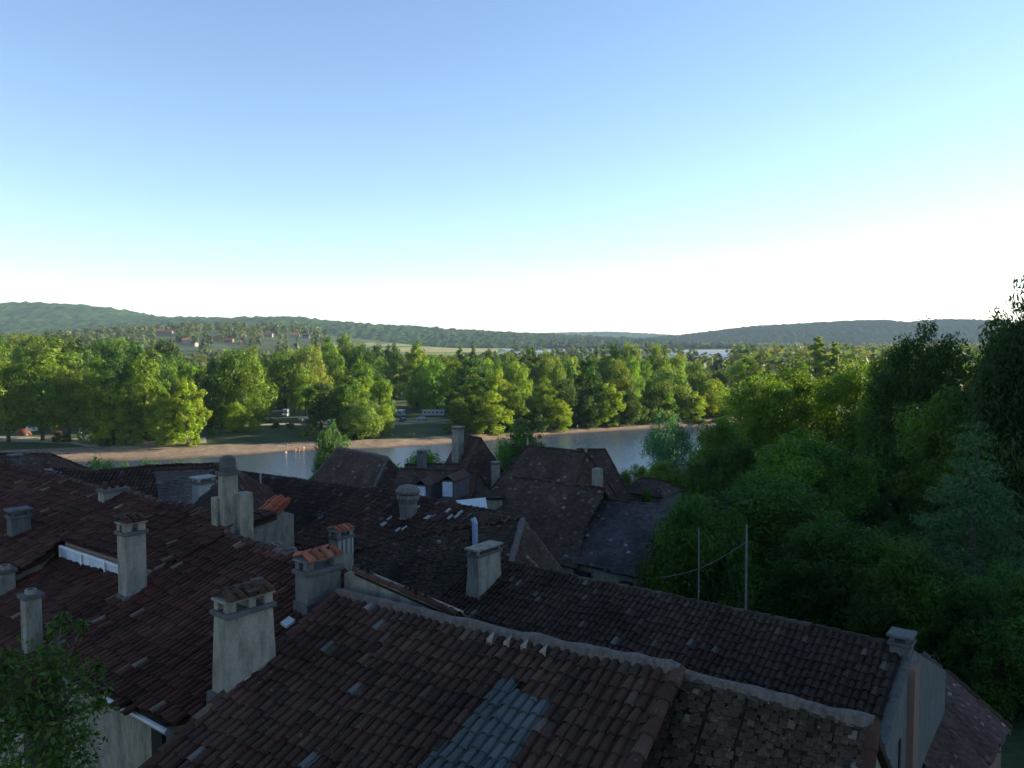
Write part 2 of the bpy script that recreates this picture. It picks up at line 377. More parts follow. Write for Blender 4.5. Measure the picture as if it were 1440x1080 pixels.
# ------------------------------------------------------------------ town
class House:
    def __init__(s, name, px, py, D, label, cat='house', group=None, rmat='canal', wmat='plaster'):
        p = at(px, py, D); s.root = empty(name, (p.x, p.y, gz(p.x, p.y)))
        tag(s.root, label, cat, group); s.roof = MB(); s.ridge = MB(); s.wall = MB(); s.rmat = rmat; s.wmat = wmat; s.seed = int(px * 7 + py); s.nr = 0; s.lod = 0 if D < 45 else 1
    def plane(s, poly, kind='canal', walls=True, inset=.3, **k):
        s.nr += 1; lod = k.pop('lod', s.lod)
        tile_field(s.roof, poly, kind, s.seed + s.nr, lod=lod, **k)
        if walls: s.walls(poly, inset)
        return poly
    def walls(s, poly, inset=.3, bot=None):
        c = sum(poly, Vector()) / len(poly); top = []
        for p in poly:
            h = Vector((c.x - p.x, c.y - p.y, 0)); l = h.length
            q = p + h * (min(inset * 1.3, l * .4) / l); q.z = p.z + (c.z - p.z) * min(inset * 1.3, l * .4) / l - .17
            top.append(q)
        zb = min(gz(p.x, p.y) for p in top) - 1.0
        if bot is not None: zb = bot
        s.wall.prism(top, [Vector((p.x, p.y, zb)) for p in top])
    def back(s, p0, p1, run, slope, kind='canal', **k):
        d = (p1 - p0); u = Vector((-d.y, d.x, 0)).normalized()
        if u.y < 0: u = -u
        dn = u * run - Vector((0, 0, run * slope))
        return s.plane([p0, p1, p1 + dn, p0 + dn], kind, **k)
    def front(s, p0, p1, run, slope, kind='canal', h0=0, h1=0, **k):
        """p0 left, p1 right ridge ends; hips h0/h1 extend the eave beyond the ridge ends"""
        d = (p1 - p0); u = Vector((-d.y, d.x, 0)).normalized()
        if u.y < 0: u = -u
        r = Vector((d.x, d.y, 0)).normalized(); dn = -u * run - Vector((0, 0, run * slope))
        return s.plane([p0, p1, p1 + dn + r * h1, p0 + dn - r * h0], kind, **k)
    def full(s, p0, p1, run, slope, kind='canal', h0=0, h1=0, walls=True, brun=None):
        """complete gable or hipped roof"""
        d = (p1 - p0); u = Vector((-d.y, d.x, 0)).normalized()
        if u.y < 0: u = -u
        r = Vector((d.x, d.y, 0)).normalized(); brun = brun or run
        z = Vector((0, 0, run * slope)); zb = Vector((0, 0, run * slope))
        fl, fr = p0 - u * run - z - r * h0, p1 - u * run - z + r * h1
        bl, br = p0 + u * brun - zb - r * h0, p1 + u * brun - zb + r * h1
        s.plane([p0, p1, fr, fl], kind, walls=False); s.plane([p1, p0, bl, br], kind, walls=False)
        if h0: s.plane([p0, fl, bl], kind, walls=False)
        if h1: s.plane([p1, br, fr], kind, walls=False)
        caps(s.ridge, p0, p1, seed=s.seed)
        for a, b, h in ((p0, fl, h0), (p0, bl, h0), (p1, fr, h1), (p1, br, h1)):
            if h: caps(s.ridge, a, b, .1, seed=s.seed + 3)
        if walls:
            k = .92
            c = (fl + fr + bl + br) / 4
            q = [c + (p - c) * k for p in (fl, fr, br, bl)]
            zt = fl.z + .02; zb_ = min(gz(p.x, p.y) for p in q) - 1
            q = [Vector((p.x, p.y, zt)) for p in q]
            s.wall.prism(q, [Vector((p.x, p.y, zb_)) for p in q])
            for h, pr, a, b in ((h0, p0, q[0], q[3]), (h1, p1, q[1], q[2])):
                if not h:
                    sgn = 1 if pr is p0 else -1; pp = pr + r * sgn * .25 - Vector((0, 0, .2))
                    s.wall.prism([a, b, pp], r * sgn * .25)
        return fl, fr, br, bl
    def done(s):
        roof = None
        if s.roof.n: roof = s.roof.build('roof', s.rmat, s.root, warp=True)
        if s.ridge.n: s.ridge.build('ridge', s.rmat if not hasattr(s, 'ridgemat') else s.ridgemat, roof, warp=True)
        if s.wall.n: s.wall.build('wall', s.wmat, s.root)
        return s
    def part(s, name, mb, mats, parent=None, **k): return mb.build(name, mats, parent or s.root, **k)

def rl(az): return Vector((math.cos(R(az)), -math.sin(R(az)), 0)), Vector((math.sin(R(az)), math.cos(R(az)), 0))
def chimney(h, base, wr, wu, ht, az=38, m='plaster', cap='tiles', taper=.97, label=None, sink=1.0, band=True, red=False, flare=0, skirt=0):
    """masonry stack with its cap; base = point on the roof"""
    r, u = rl(az); Z = Vector((0, 0, 1)); b = MB(); seed = int(abs(base.x * 131 + base.y * 57)); rg = random.Random(seed)
    b.box(base - Z * sink, (wr, wu, ht + sink), az, taper)
    if flare: b.box(base - Z * sink, (wr + flare, wu + flare * 1.4, sink + ht * .6), az, .84)
    st = b.build('chimney', m, h.root, bevel=.015)
    if label: st['label'] = label
    if skirt:
        k_ = MB(); k_.box(base - Z * sink, (wr + .08 + flare, wu + .1 + flare * 1.4, sink + skirt), az, .97); k_.build('chimney_skirt', 'plaster_dark', st, bevel=.02)
    top = base + Z * ht; c = MB(); tw, tu = wr * taper, wu * taper
    if band: c.box(top, (tw + .1, tu + .1, .09), az, mi=1); top = top + Z * .09
    if cap == 'tiles':       # corner posts, slab, heap of old tiles
        for i in (-1, 1):
            for j in (-1, 1): c.box(top + r * i * (tw / 2 - .07) + u * j * (tu / 2 - .09), (.14, .18, .17), az)
        if tu > .9: c.box(top + u * .05, (tw - .02, .14, .17), az)
        t2 = top + Z * .17; c.box(t2, (tw + .06, tu + .08, .05), az)
        cm = c.build('chimney_cap', [m, 'plaster_dark'], st, bevel=.015)
        t = MB(); k = max(3, int(tu / .17))
        for side in (-1, 1):
            for i in range(k):
                a = u * ((i + .5) / k - .5) * tu * 1.05 + r * side * rg.uniform(.0, .02)
                p0 = t2 + Z * (.05 + .11) + a; p1 = t2 + Z * .05 + a + r * side * (tw / 2 + .08)
                tl = (p1 - p0); s = tl.normalized().cross(Z).normalized(); V = []
                for q0, rr in ((p0, .065), (p1, .085)):
                    for q in range(5):
                        an = math.pi * q / 4; V.append(q0 + s * math.cos(an) * rr + Z * (math.sin(an) * rr + rg.uniform(0, .015)))
                t.add(V, [(q, q + 5, q + 6, q + 1) for q in range(4)] + [(5, 6, 7, 8, 9)], (rg.uniform(.2, .95), 0, 0))
        if not red:
            for i in range(int(9 * tu) + 4):
                a = u * rg.uniform(-.5, .5) * tu + r * rg.uniform(-.5, .5) * tw
                t.box(t2 + Z * .12 + a, (rg.uniform(.1, .2), rg.uniform(.12, .28), rg.uniform(.03, .09)), az + rg.uniform(-40, 40), tint=(rg.uniform(.3, 1), 0, 0))
        t.build('cap_tiles', 'red' if red else 'canal', st)
    elif cap == 'pots':
        cm = c.build('chimney_cap', [m, 'plaster_dark'], st)
        k = max(2, int(tu / .2)); t = MB()
        for i in range(k):
            p = top + u * ((i + .5) / k - .5) * tu; t.tube([p, p + Z * .15, p + Z * .22], [.07, .078, .06], 10, (rg.uniform(.1, .8), 0, 0))
        t.build('chimney_pots', 'canal_red', st)
    elif cap == 'slab':
        for i in (-1, 1):
            for j in (-1, 1): c.box(top + r * i * (tw / 2 - .06) + u * j * (tu / 2 - .06), (.1, .1, .12), az)
        c.box(top + Z * .12, (tw + .14, tu + .14, .07), az); c.build('chimney_cap', [m, 'plaster_dark'], st, bevel=.015)
    elif cap == 'open':
        c.box(top, (tw * .6, tu * .6, .02), az, mi=1); c.build('chimney_cap', [m, 'black'], st)
    elif cap == 'pot':
        c.build('chimney_cap', 'plaster_dark', st)
        t = MB(); t.tube([top - Z * .02, top + Z * .1], min(tw, tu) * .36, 14); t.tube([top + Z * .1, top + Z * .105], min(tw, tu) * .22, 14, mi=1)
        t.build('chimney_pot', ['plaster', 'black'], st)
    elif cap == 'hood':
        t = MB(); t.tube([top, top + Z * .12, top + Z * .3, top + Z * .42], [tw * .5, tw * .62, tw * .58, tw * .3], 14)
        for i in range(5): t.tube([top + Z * (.06 + i * .07), top + Z * (.08 + i * .07)], tw * .66 - i * .01, 14)
        t.build('chimney_hood', 'plaster_dark', st); c.build('chimney_cap', [m, 'plaster_dark'], st)
    return st

# --- A: the big tiled roof nearest the camera
A = House('tiled_house', 740, 980, 12.8, 'nearest roof of old canal tiles with a patch of bluish glass tiles in it', rmat=['canal', 'mortar'])
AL, AR0 = at(475, 838, 16.2), None
AR = level(957, 949, AL.z); azA = math.degrees(math.atan2((AL.y - AR.y), (AR.x - AL.x)))
PA = Plane(AL, azA, .383)
rA, uA = rl(azA); dA = Vector((-uA.x, -uA.y, -.383))
poly = [AL, AR, AR + dA * 9.5, AL + dA * 9.5]
gp = [PA.cast(706, 959), PA.cast(781, 981), PA.cast(706, 1096), PA.cast(588, 1090)]
A.plane(poly, excl=gp, inset=.35)
g = MB(); tile_field(g, poly, 'canal', 5, only=gp, noslab=True, tintf=lambda rng, k: rng.uniform(0, 1, k))
A.back(AL, AR, 2.2, .75, inset=.2)
mortar(A.ridge, AL, AR, .1, 1, 1, .09)
caps(A.ridge, AL + Vector((0, 0, .04)), AL + dA * 9.5 + Vector((0, 0, .04)), .1, seed=4)
caps(A.ridge, AR + Vector((0, 0, .05)), AR + dA * 9.5 + Vector((0, 0, .05)), .12, seed=5)
A.ridgemat = ['canal', 'mortar']; A.done()
A.part('glass_tiles', g, 'glass_tile', warp=True)
f = MB()
for a, b, w in (((337, 965), (378, 928), .13), ((399, 888), (411, 879), .1)):
    a, b = PA.cast(*a), PA.cast(*b); d = (b - a).normalized(); s = d.cross(Vector((0, 0, 1))).normalized() * w
    f = MB(); f.prism([a - s + Vector((0, 0, .16)), a + s + Vector((0, 0, .13)), b + s + Vector((0, 0, .13)), b - s + Vector((0, 0, .16))], Vector((0, 0, -.05))); A.part('flashing', f, 'zinc')
for px, py in ((688, 908), (712, 913), (736, 918), (763, 926)):
    p = PA.cast(px, py); v = MB(); s = rA * .06
    V = [p - s + Vector((0, 0, .12)), p + s + Vector((0, 0, .12)), p + dA * -.18 + Vector((0, 0, .13)), p + Vector((0, 0, .18)) , p - s + Vector((0, 0, .04)), p + s + Vector((0, 0, .04))]
    v.add(V, [(0, 3, 2), (3, 1, 2), (0, 4, 5, 1), (0, 1, 3)]); A.part('roof_vent', v, 'plaster')

# --- A2: steep mossy roof on the right of it
A2 = House('mossy_house', 1100, 1000, 11.5, 'steep mossy brown roof at the lower edge, right of the bluish glass tiles', rmat=['flat_moss', 'mortar'])
P2 = Plane(AR, azA, 1.0)
q = level(1230, 1013, AL.z)
d2 = Vector((-uA.x, -uA.y, -1.0))
A2.plane([AR - rA * .9, q, q + d2 * 4.5, AR - rA * .9 + d2 * 4.5], 'flat', inset=.2, rough=2.6, lod='fine')
A2.back(AR, q, 2.2, .8, 'flat', inset=.1)
mortar(A2.ridge, AR, q, .09, 7, 1, .03); caps(A2.ridge, q, q + d2 * 4.5, .09, seed=9)
A2.ridgemat = ['canal', 'mortar']; A2.done()

# --- pale gable strip behind A's ridge
Y = House('lean_to_shed', 560, 845, 15.9, 'low shed with a pale wedge of wall behind the nearest ridge', cat='shed', rmat='canal')
uo = uA * .35
w0, w1, w2, w3 = AL + rA * .15 + uo + Vector((0, 0, -.5)), AL + rA * .15 + uo, None, None
def wallpt(px, py):      # point on the vertical plane through A's ridge line offset behind
    d = ray(px, py); n = uA; o = AL + uo; t = (o - Vector((0, 0, CH))).dot(n) / d.dot(n)
    return Vector((d.x * t, d.y * t, CH + d.z * t))
ta, tb, tc = wallpt(484, 806), wallpt(500, 805), wallpt(640, 865)
zb = Vector((0, 0, -1.5))
Y.wall.prism([ta, tb, tc, tc + zb, ta + zb], uA * .28)
run = uA * 1.6 + Vector((0, 0, -1.5)); up = Vector((0, 0, .03)); fo = uA * .04
Y.plane([tb + fo + up, tc + rA * .12 + fo + up, tc + rA * .12 + run + up, tb + run + up], walls=False)
Y.walls([tb + uA * .3, tc + uA * .3, tc + run, tb + run], .1)
caps(Y.ridge, tb + up * 1.5, tc + up * 1.5, .075, .3, seed=2)
Y.done()

# --- B: long roof behind
B = House('long_house', 900, 850, 22, 'long roof of narrow canal tiles ending in a grey gable wall with a pink strip', rmat=['canal_dark', 'mortar'], wmat='plaster_grey')
BL = at(700, 789, 27.4); BR = level(1266, 908, BL.z)
azB = math.degrees(math.atan2((BL.y - BR.y), (BR.x - BL.x))); rB, uB = rl(azB)
dB = Vector((-uB.x, -uB.y, -.43))
PB = Plane(BL, azB, .43)
B.plane([BL - rB * .8, BR, BR + dB * 9.5, BL - rB * .8 + dB * 9.5], inset=.05)
B.plane([BR, BL - rB * .8, BL - rB * .8 + uB * 5.3 - Vector((0, 0, 2.3)), BR + uB * 5.3 - Vector((0, 0, 2.3))], inset=.05)
caps(B.ridge, BL, BR, .11, seed=11)
# right gable wall (proud of the walls under the roof)
o = BR + rB * .12
gw = MB(); Z = Vector((0, 0, 1))
gpoly = [BR - Z * .06, BR + uB * 4.9 - Z * 2.2, BR + uB * 4.9 - Z * 9, BR + dB * 9.3 - Z * 5, BR + dB * 9.3 - Z * .1]
gw.prism([p + rB * .02 for p in gpoly], rB * .3)
B.done(); B.part('gable_wall', gw, 'plaster_grey')
b_ = MB(); cb = BR + rB * .32 - uB * .35
b_.box(cb - Z * 9, (.3, .62, 8.7), azB, 1.0); B.part('chimney_breast', b_, 'plaster_pink')
chimney(B, BR + rB * .05 - uB * .1 - Z * .2, .46, .5, .3, azB, 'plaster_grey', 'slab', 1.0)
sl = MB(); sp = BR + rB * .33 - uB * 1.5 - Z * 2.6; sl.box(sp, (.04, .16, .9), azB); B.part('window', sl, 'black')
chimney(B, at(681, 818, 26.2), .45, 1.2, .95, azB, 'plaster', 'slab', 1.0, label='pale chimney at the left end of the long roof', flare=.12)
pp = MB(); p = at(668, 770, 27.2); pp.tube([p - Z * .1, p + Z * .85, p + Z * 1.0 - rB * .1], .1, 10, mi=0); B.part('flue_pipe', pp, 'blue')

# --- D: low hip roof beyond the grey gable
Dh = House('hipped_annex', 1370, 1010, 24.5, 'brown hipped roof at the right edge beyond the grey gable wall', rmat='flat', wmat='plaster_pink')
PD = Plane(at(1380, 1010, 24.5), azB - 90 , .79)
poly = [PD.cast(1300, 915), PD.cast(1330, 943), PD.cast(1421, 1024), PD.cast(1380, 1100), PD.cast(1300, 1110)]
Dh.plane(poly, 'flat', inset=.35)
tp = [poly[1], poly[2], poly[2] + uB * 4 - Z * 2.4, poly[1] + uB * 4 - Z * 2.4]
caps(Dh.ridge, poly[1], poly[2], .1, seed=3); Dh.ridgemat = 'canal'; Dh.done()

# --- E: left big roof and its upper part J
PE = Plane(at(478, 806, 17.5), 40, .4); rE, uE = rl(40)
E = House('broad_house', 320, 880, 17, 'broad reddish canal tile roof in the lower left, between three plastered chimneys', rmat='canal_red')
ea, eb, ec, ed = PE.cast(316, 755), PE.cast(482, 808), PE.cast(228, 1019), PE.cast(143, 974)
el = PE.cast(60, 930)
poly = [PE.cast(223, 803), ea, eb, PE.cast(480, 845), PE.cast(300, 1010), ec, ed, el]
E.plane(poly, inset=.0, walls=False)
E.walls([PE.cast(235, 812), ea, eb, PE.cast(470, 860), PE.cast(300, 1000), ec, ed, el], .3)
E.back(ea, eb, 1.3, 1.0, inset=.1)
caps(E.ridge, ea, eb, .12, seed=12); caps(E.ridge, PE.cast(223, 805), el, .1, seed=14)
E.ridgemat = 'canal'; E.done()
gt = MB(); gt.tube([ed - Z * .08 + rE * -.3, ec - Z * .08 + rE * .2], .06, 8); E.part('gutter', gt, 'zinc')
wn = MB(); wp = ec - rE * .62 + uE * .25 - Z * 1.35; wn.box(wp, (.42, .12, 1.0), 40, mi=0); ww = E.part('window', wn, 'black')
J = House('upper_house', 200, 750, 22, 'house with a long strip of pale windows under the eave of its reddish tile roof', rmat='canal_red', wmat='plaster_pink')
ja, jb, jc, jd = PE.cast(180, 696), PE.cast(306, 727), PE.cast(225, 804), PE.cast(84, 758)
up = Vector((0, 0, .05)); J.plane([p + up for p in (ja, jb, PE.cast(322, 757), jc, jd)], inset=.15)
J.back(ja, jb, 2.0, 1.0, inset=.1); caps(J.ridge, ja + up, jb + up, .12, seed=15); caps(J.ridge, jb + up, PE.cast(322, 757) + up, .1, seed=16)
J.ridgemat = 'canal'; J.done()
# window strip
def strip(a, b, zt, h, out): return [a + out - Z * zt, b + out - Z * zt, b + out - Z * (zt + h), a + out - Z * (zt + h)]
dn = -uE
e0, e1 = jd - dn * .0 + rE * .1, jc - dn * .0 - rE * .05
fr = MB(); Lw = (e1 - e0).length; nw = 4
for (z0_, hh) in ((.16, .05), (.60, .05)): fr.prism(strip(e0, e1, z0_, hh, dn * .06), uE * .07)
for i in range(nw + 1):
    c = e0.lerp(e1, i / nw); a_ = c - rE * .03; b2 = c + rE * .03; fr.prism(strip(a_, b2, .16, .48, dn * .07), uE * .08)
wf = J.part('window', fr, 'white_paint')
for i in range(nw):
    gl = MB(); gl.prism(strip(e0.lerp(e1, (i + .06) / nw), e0.lerp(e1, (i + .94) / nw), .2, .42, dn * .035), uE * .02)
    J.part('pane', gl, 'pale_pane', parent=wf)

# --- I: low roof at the left below the strip
PI_ = Plane(at(165, 815, 20.6) - Z * .18, 40, .4)
I = House('low_house', 80, 860, 19, 'dark low roof at the left edge, below the strip of pale windows', rmat='canal_red')
I.plane([PI_.cast(62, 778), PI_.cast(168, 811), PI_.cast(235, 833), PI_.cast(100, 935), PI_.cast(30, 990), PI_.cast(-90, 960), PI_.cast(-90, 850)], inset=.1)
caps(I.ridge, PI_.cast(62, 778), PI_.cast(168, 811), .1, seed=21); I.ridgemat = 'canal'; I.done()

# --- M: left roof behind
ME_ = Plane(PE.p - Z * .12, 40, .4)
Mh = House('wide_house', 60, 730, 28, 'wide dark red roof filling the left edge, with a squat dark chimney halfway down', rmat='canal_red')
ma, mb_ = ME_.cast(-60, 634), ME_.cast(184, 699)
Mh.plane([ma, mb_, ME_.cast(86, 762), ME_.cast(60, 785), ME_.cast(-80, 850)], inset=.2)
Mh.back(ma, mb_, 2.5, .9, inset=.2); caps(Mh.ridge, ma, mb_, .12, seed=22); Mh.ridgemat = 'canal'; Mh.done()
# --- M2 behind, O pale, N far left
M2 = House('back_row_house', 170, 680, 39, 'mottled brown roof with a nearly level ridge behind the left rooftops', rmat='canal')
m0, m1 = at(78, 664, 38), at(312, 654, 39.5); m1.z = m0.z + .15
M2.full(m0, m1, 6.5, .42, h0=.0, h1=2.0); M2.ridgemat = 'canal'; M2.done()
O = House('pale_roofed_house', 250, 690, 34, 'small house with a pale weathered grey roof slope between brown roofs', rmat='flat_pale')
PO = pl(250, 690, 34, 12, .8)
O.plane([PO.cast(217, 662), PO.cast(301, 658), PO.cast(283, 690), PO.cast(268, 722), PO.cast(228, 712)], 'flat', inset=.2)
O.back(PO.cast(217, 662), PO.cast(301, 658), 3, .6, 'flat'); caps(O.ridge, PO.cast(217, 662), PO.cast(301, 658), .11, seed=31); O.ridgemat = 'canal'; O.done()
O2 = House('gabled_outhouse', 290, 700, 29, 'small outhouse with a steep dark slope and white gable end beside the tall twin chimney', cat='outhouse', rmat='canal_dark', wmat='plaster_white')
PO2 = pl(290, 700, 29, 55, 1.1)
O2.plane([PO2.cast(303, 680), PO2.cast(322, 684), PO2.cast(322, 735), PO2.cast(266, 716)], 'flat', inset=.15)
O2.done()
chimney(O2, at(286, 696, 30.5), .45, .7, .45, 38, 'plaster_white', 'slab')
Nh = House('corner_house', 30, 655, 46, 'mossy roof peak at the far left edge in front of the gravel bank', rmat='flat')
n0, n1 = at(-60, 650, 47), at(70, 640, 47); n0.z = n1.z
Nh.full(n0, n1, 5, .5, 'flat', h1=2.2); Nh.ridgemat = 'canal'; Nh.done()
M3 = House('shed', 75, 668, 42, 'low grey shed roof beside the mossy roof peak at the left', cat='shed', rmat='canal_dark')
s0, s1 = at(70, 659, 43), at(112, 664, 43); s1.z = s0.z - .1
M3.full(s0, s1, 3, .35); M3.ridgemat = 'canal'; M3.done()

# --- P: long dark roof
Ph = House('long_dark_house', 440, 700, 45, 'long very dark roof whose ridge cuts across the river view', rmat='canal_dark', wmat='plaster_dark')
p0, p1 = at(338, 664, 49), None; p1 = level(570, 697, p0.z)
Ph.front(p0, p1, 7.0, .5); Ph.back(p0, p1, 5, .5); caps(Ph.ridge, p0, p1, .12, seed=41); Ph.ridgemat = 'canal'; Ph.done()
pm = MB(); q_ = at(367, 708, 44); pm.tube([q_ - Z * .5, q_ + Z * 1.7], .045, 8); Ph.part('vent_pipe', pm, 'zinc')
# small dark terrace band at its left end
tb_ = MB(); q_ = at(352, 700, 42); tb_.box(q_ - Z * 1.2, (1.9, .12, .06), 38); Ph.part('terrace_rail', tb_, 'plaster_grey'); tb_ = MB(); tb_.box(q_ - Z * .1, (2.1, .12, .06), 38); Ph.part('terrace_rail', tb_, 'plaster_grey')

# --- R: middle roof
Rh = House('middle_house', 590, 730, 34, 'middle house whose low tiled slope is dotted with a few pale new tiles', rmat=['canal', 'mortar'])
RR = at(735, 729, 32.8); RLp = level(520, 687, RR.z)
azR = math.degrees(math.atan2((RLp.y - RR.y), (RR.x - RLp.x))); PR = Plane(RR, azR, .4)
rr0 = rl(azR)[0]
poly = [RLp, RR, PR.cast(690, 738), PR.cast(655, 743), PR.cast(560, 760), PR.cast(470, 786), PR.cast(425, 778), PR.cast(412, 752)]
Rh.plane(poly, inset=.3); Rh.back(RLp, RR - rr0 * .6, 1.5, 1.0, inset=.3); caps(Rh.ridge, RLp, RR, .12, seed=51); Rh.ridgemat = 'canal'
t1, t2 = PR.cast(468, 782), PR.cast(663, 737)
caps(Rh.ridge, t1, t2, .1, seed=53)
Rh.done()
wt = MB(); rg = random.Random(3); rr_, ur_ = rl(azR)
for px, py in ((543, 738), (551, 730), (569, 729), (574, 729), (603, 729), (606, 729), (563, 746), (572, 744), (633, 719), (650, 722), (646, 727), (590, 715), (588, 716), (636, 728)):
    p = PR.cast(px, py) + Z * .1; dd = Vector((-ur_.x, -ur_.y, -.4)).normalized()
    wt = MB(); wt.tube([p, p + dd * .3], .07, 8, (.98, 0, 0)); Rh.part('replacement_tile', wt, 'plaster_white')
# T: steep mossy face below R (its lower slope)
Th = House('steep_house', 570, 800, 32, 'steep face of dark mossy tiles in the middle, left of the pale slanted chimney', rmat='flat_moss')
P3 = pl3((468, 782, t1.y - .05), (663, 737, t2.y - .05), (600, 840, 31.0))
Th.plane([P3.cast(450, 790), P3.cast(468, 783), P3.cast(663, 738), P3.cast(653, 840), P3.cast(600, 900), P3.cast(480, 860)], 'flat', inset=.25, rough=2.0); Th.done()
# G: hipped right end
Gh = House('hipped_house', 730, 760, 31, 'hipped roof end with pale mortared hips at the middle of the rooftops', rmat=['flat_moss', 'mortar'])
G1 = pl3((735, 729, 32.8), (664, 722, 34.0), (690, 800, 30.5)); G2 = pl3((735, 729, 32.8), (792, 802, 33.0), (712, 800, 29.6))
ap = at(735, 729, 32.8)
Gh.plane([ap, G1.cast(664, 721), G1.cast(668, 850), G1.cast(708, 860)], 'flat'); Gh.plane([ap, G2.cast(828, 852), G2.cast(708, 860)], 'flat')
mortar(Gh.ridge, ap, G2.cast(792, 802), .06, 3, 1); mortar(Gh.ridge, ap, at(714, 806, 29.6), .12, 4, 1)
Gh.ridgemat = ['canal', 'mortar']; Gh.done()

# --- U1..U4 steep roofs in the centre
U1 = House('tall_roofed_house', 780, 730, 50, 'large steep brown roof in the centre above a pale wall with dark openings', rmat='flat')
PU = pl(848, 688, 51.6, 38, 1.05); rU, uU = rl(38)
u_l, u_r = PU.cast(722, 671), PU.cast(850, 688)
poly = [u_l, u_r, PU.cast(846, 702), PU.cast(822, 745), PU.cast(812, 800), PU.cast(786, 794), PU.cast(700, 776), PU.cast(690, 716)]
U1.plane(poly, 'flat', inset=.4); U1.back(u_l, u_r, 5, 1.0, 'flat'); caps(U1.ridge, u_l, u_r, .13, seed=61); U1.ridgemat = 'canal'; U1.done()
U2 = House('grey_roofed_house', 880, 760, 46, 'house with a lighter blue-grey speckled roof, half hidden by the dark tree on its right', rmat='flat_blue')
PV = Plane(PU.cast(812, 800), 38, .8); v0, v1 = PV.cast(838, 700), PV.cast(964, 722)
ev0, ev1 = PV.cast(790, 787), PV.cast(938, 823)
v1 = level(964, 716, v0.z)
U2.plane([v0, v1, ev1, ev0], 'flat', inset=.4); U2.back(v0, v1, 4.5, .9, 'flat'); caps(U2.ridge, v0, v1, .13, seed=62); U2.ridgemat = 'canal'; U2.done()
for a, w in ((818, 12), (877, 14)):
    wb = MB(); p = PV.cast(a, 800 + (a - 812) * .235) + uU * .5 - Z * 1.0; wb.box(p - uU * .25 - Z * .2, (.7, .4, 1.0), 38); U2.part('window', wb, 'black')
ep = MB(); ep.tube([v0 - Z * .1, v0 + Z * .35, v0 + Z * .9], [.16, .13, .04], 8); U2.part('finial', ep, 'plaster')
e2 = MB(); e2.tube([v1 - Z * .1, v1 + Z * .4], [.3, .04], 6); U2.part('gable_end_cap', e2, 'zinc')
U3 = House('pyramid_house', 780, 660, 62, 'tall dark hipped roof in front of the bush by the river', rmat='flat')
a3 = at(742, 627, 64); b3 = level(824, 637, a3.z)
U3.full(a3, b3, 4.6, 1.25, 'flat', h0=2.6, h1=1.2); U3.ridgemat = 'canal'; U3.done()
for q_ in (a3, b3):
    ep = MB(); ep.tube([q_, q_ + Z * .35, q_ + Z * .7], [.1, .1, .03], 8); U3.part('finial', ep, 'plaster')
chimney(U3, at(840, 686, 55), .55, .6, 1.35, 38, 'plaster', 'none')
U4 = House('dark_roofed_house', 850, 655, 70, 'very dark steep roof beside the river, right of the tall hipped roof', rmat='flat', wmat='plaster')
a4 = at(812, 632, 72); b4 = at(851, 630, 72); b4.z = a4.z
U4.full(a4, b4, 3.6, 1.1, 'flat', h0=.8, h1=2.0); U4.ridgemat = 'canal'; U4.done()
V5 = House('low_cottage', 915, 685, 74, 'small low reddish roof among the bushes at the garden edge', cat='cottage', rmat='flat', wmat='stone')
a5 = at(903, 672, 76); b5 = at(925, 674, 75); b5.z = a5.z
V5.full(a5, b5, 2.3, .5, 'flat', h0=1, h1=1.6); V5.ridgemat = 'canal'; V5.done()
# --- Q, X, W
Qh = House('river_house', 500, 660, 74, 'steep hipped roof with pale verges standing against the river', rmat=['flat', 'mortar'])
a6 = at(475, 629, 79); b6 = level(545, 643, a6.z)
Qh.full(a6, b6, 4.0, 1.15, 'flat', h0=1.2, h1=1.8)
Qh.ridge = MB(); fl, fr_, br_, bl_ = [None] * 4
d = (b6 - a6); u_ = Vector((-d.y, d.x, 0)).normalized(); r_ = Vector((d.x, d.y, 0)).normalized(); zz = Z * 4.0 * 1.15
for a, b in ((a6, b6), (a6, a6 - u_ * 4 - zz - r_ * 1.2), (b6, b6 - u_ * 4 - zz + r_ * 1.8), (b6, b6 + u_ * 4 - zz + r_ * 1.8)): mortar(Qh.ridge, a, b, .13, 6, 1)
Qh.ridgemat = ['canal', 'mortar']; Qh.done()
Xh = House('steep_gabled_house', 670, 640, 82, 'narrow very steep roof with a tall pale chimney against the far gravel bank', rmat='flat')
a7 = at(648, 610, 84); b7 = at(676, 616, 80); b7.z = a7.z
Xh.full(a7, b7, 3.6, 1.6, 'flat', h1=1.3); Xh.ridgemat = 'canal'; Xh.done()
chimney(Xh, at(644, 636, 81), .85, .9, 2.35, 38, 'plaster', 'slab', 1.0)
chimney(Xh, at(697, 678, 78), .55, .7, 1.75, 38, 'plaster', 'slab', 1.0)
Wh = House('dormer_house', 630, 680, 64, 'dark roof with two blue-framed dormer windows below the narrow steep roof', rmat='flat')
a8 = at(562, 659, 69); b8 = level(672, 668, a8.z)
b8 = at(672, 664, 67); b8.z = a8.z
Wh.full(a8, b8, 3.6, .95, 'flat', h1=.5); Wh.ridgemat = 'canal'; Wh.done()
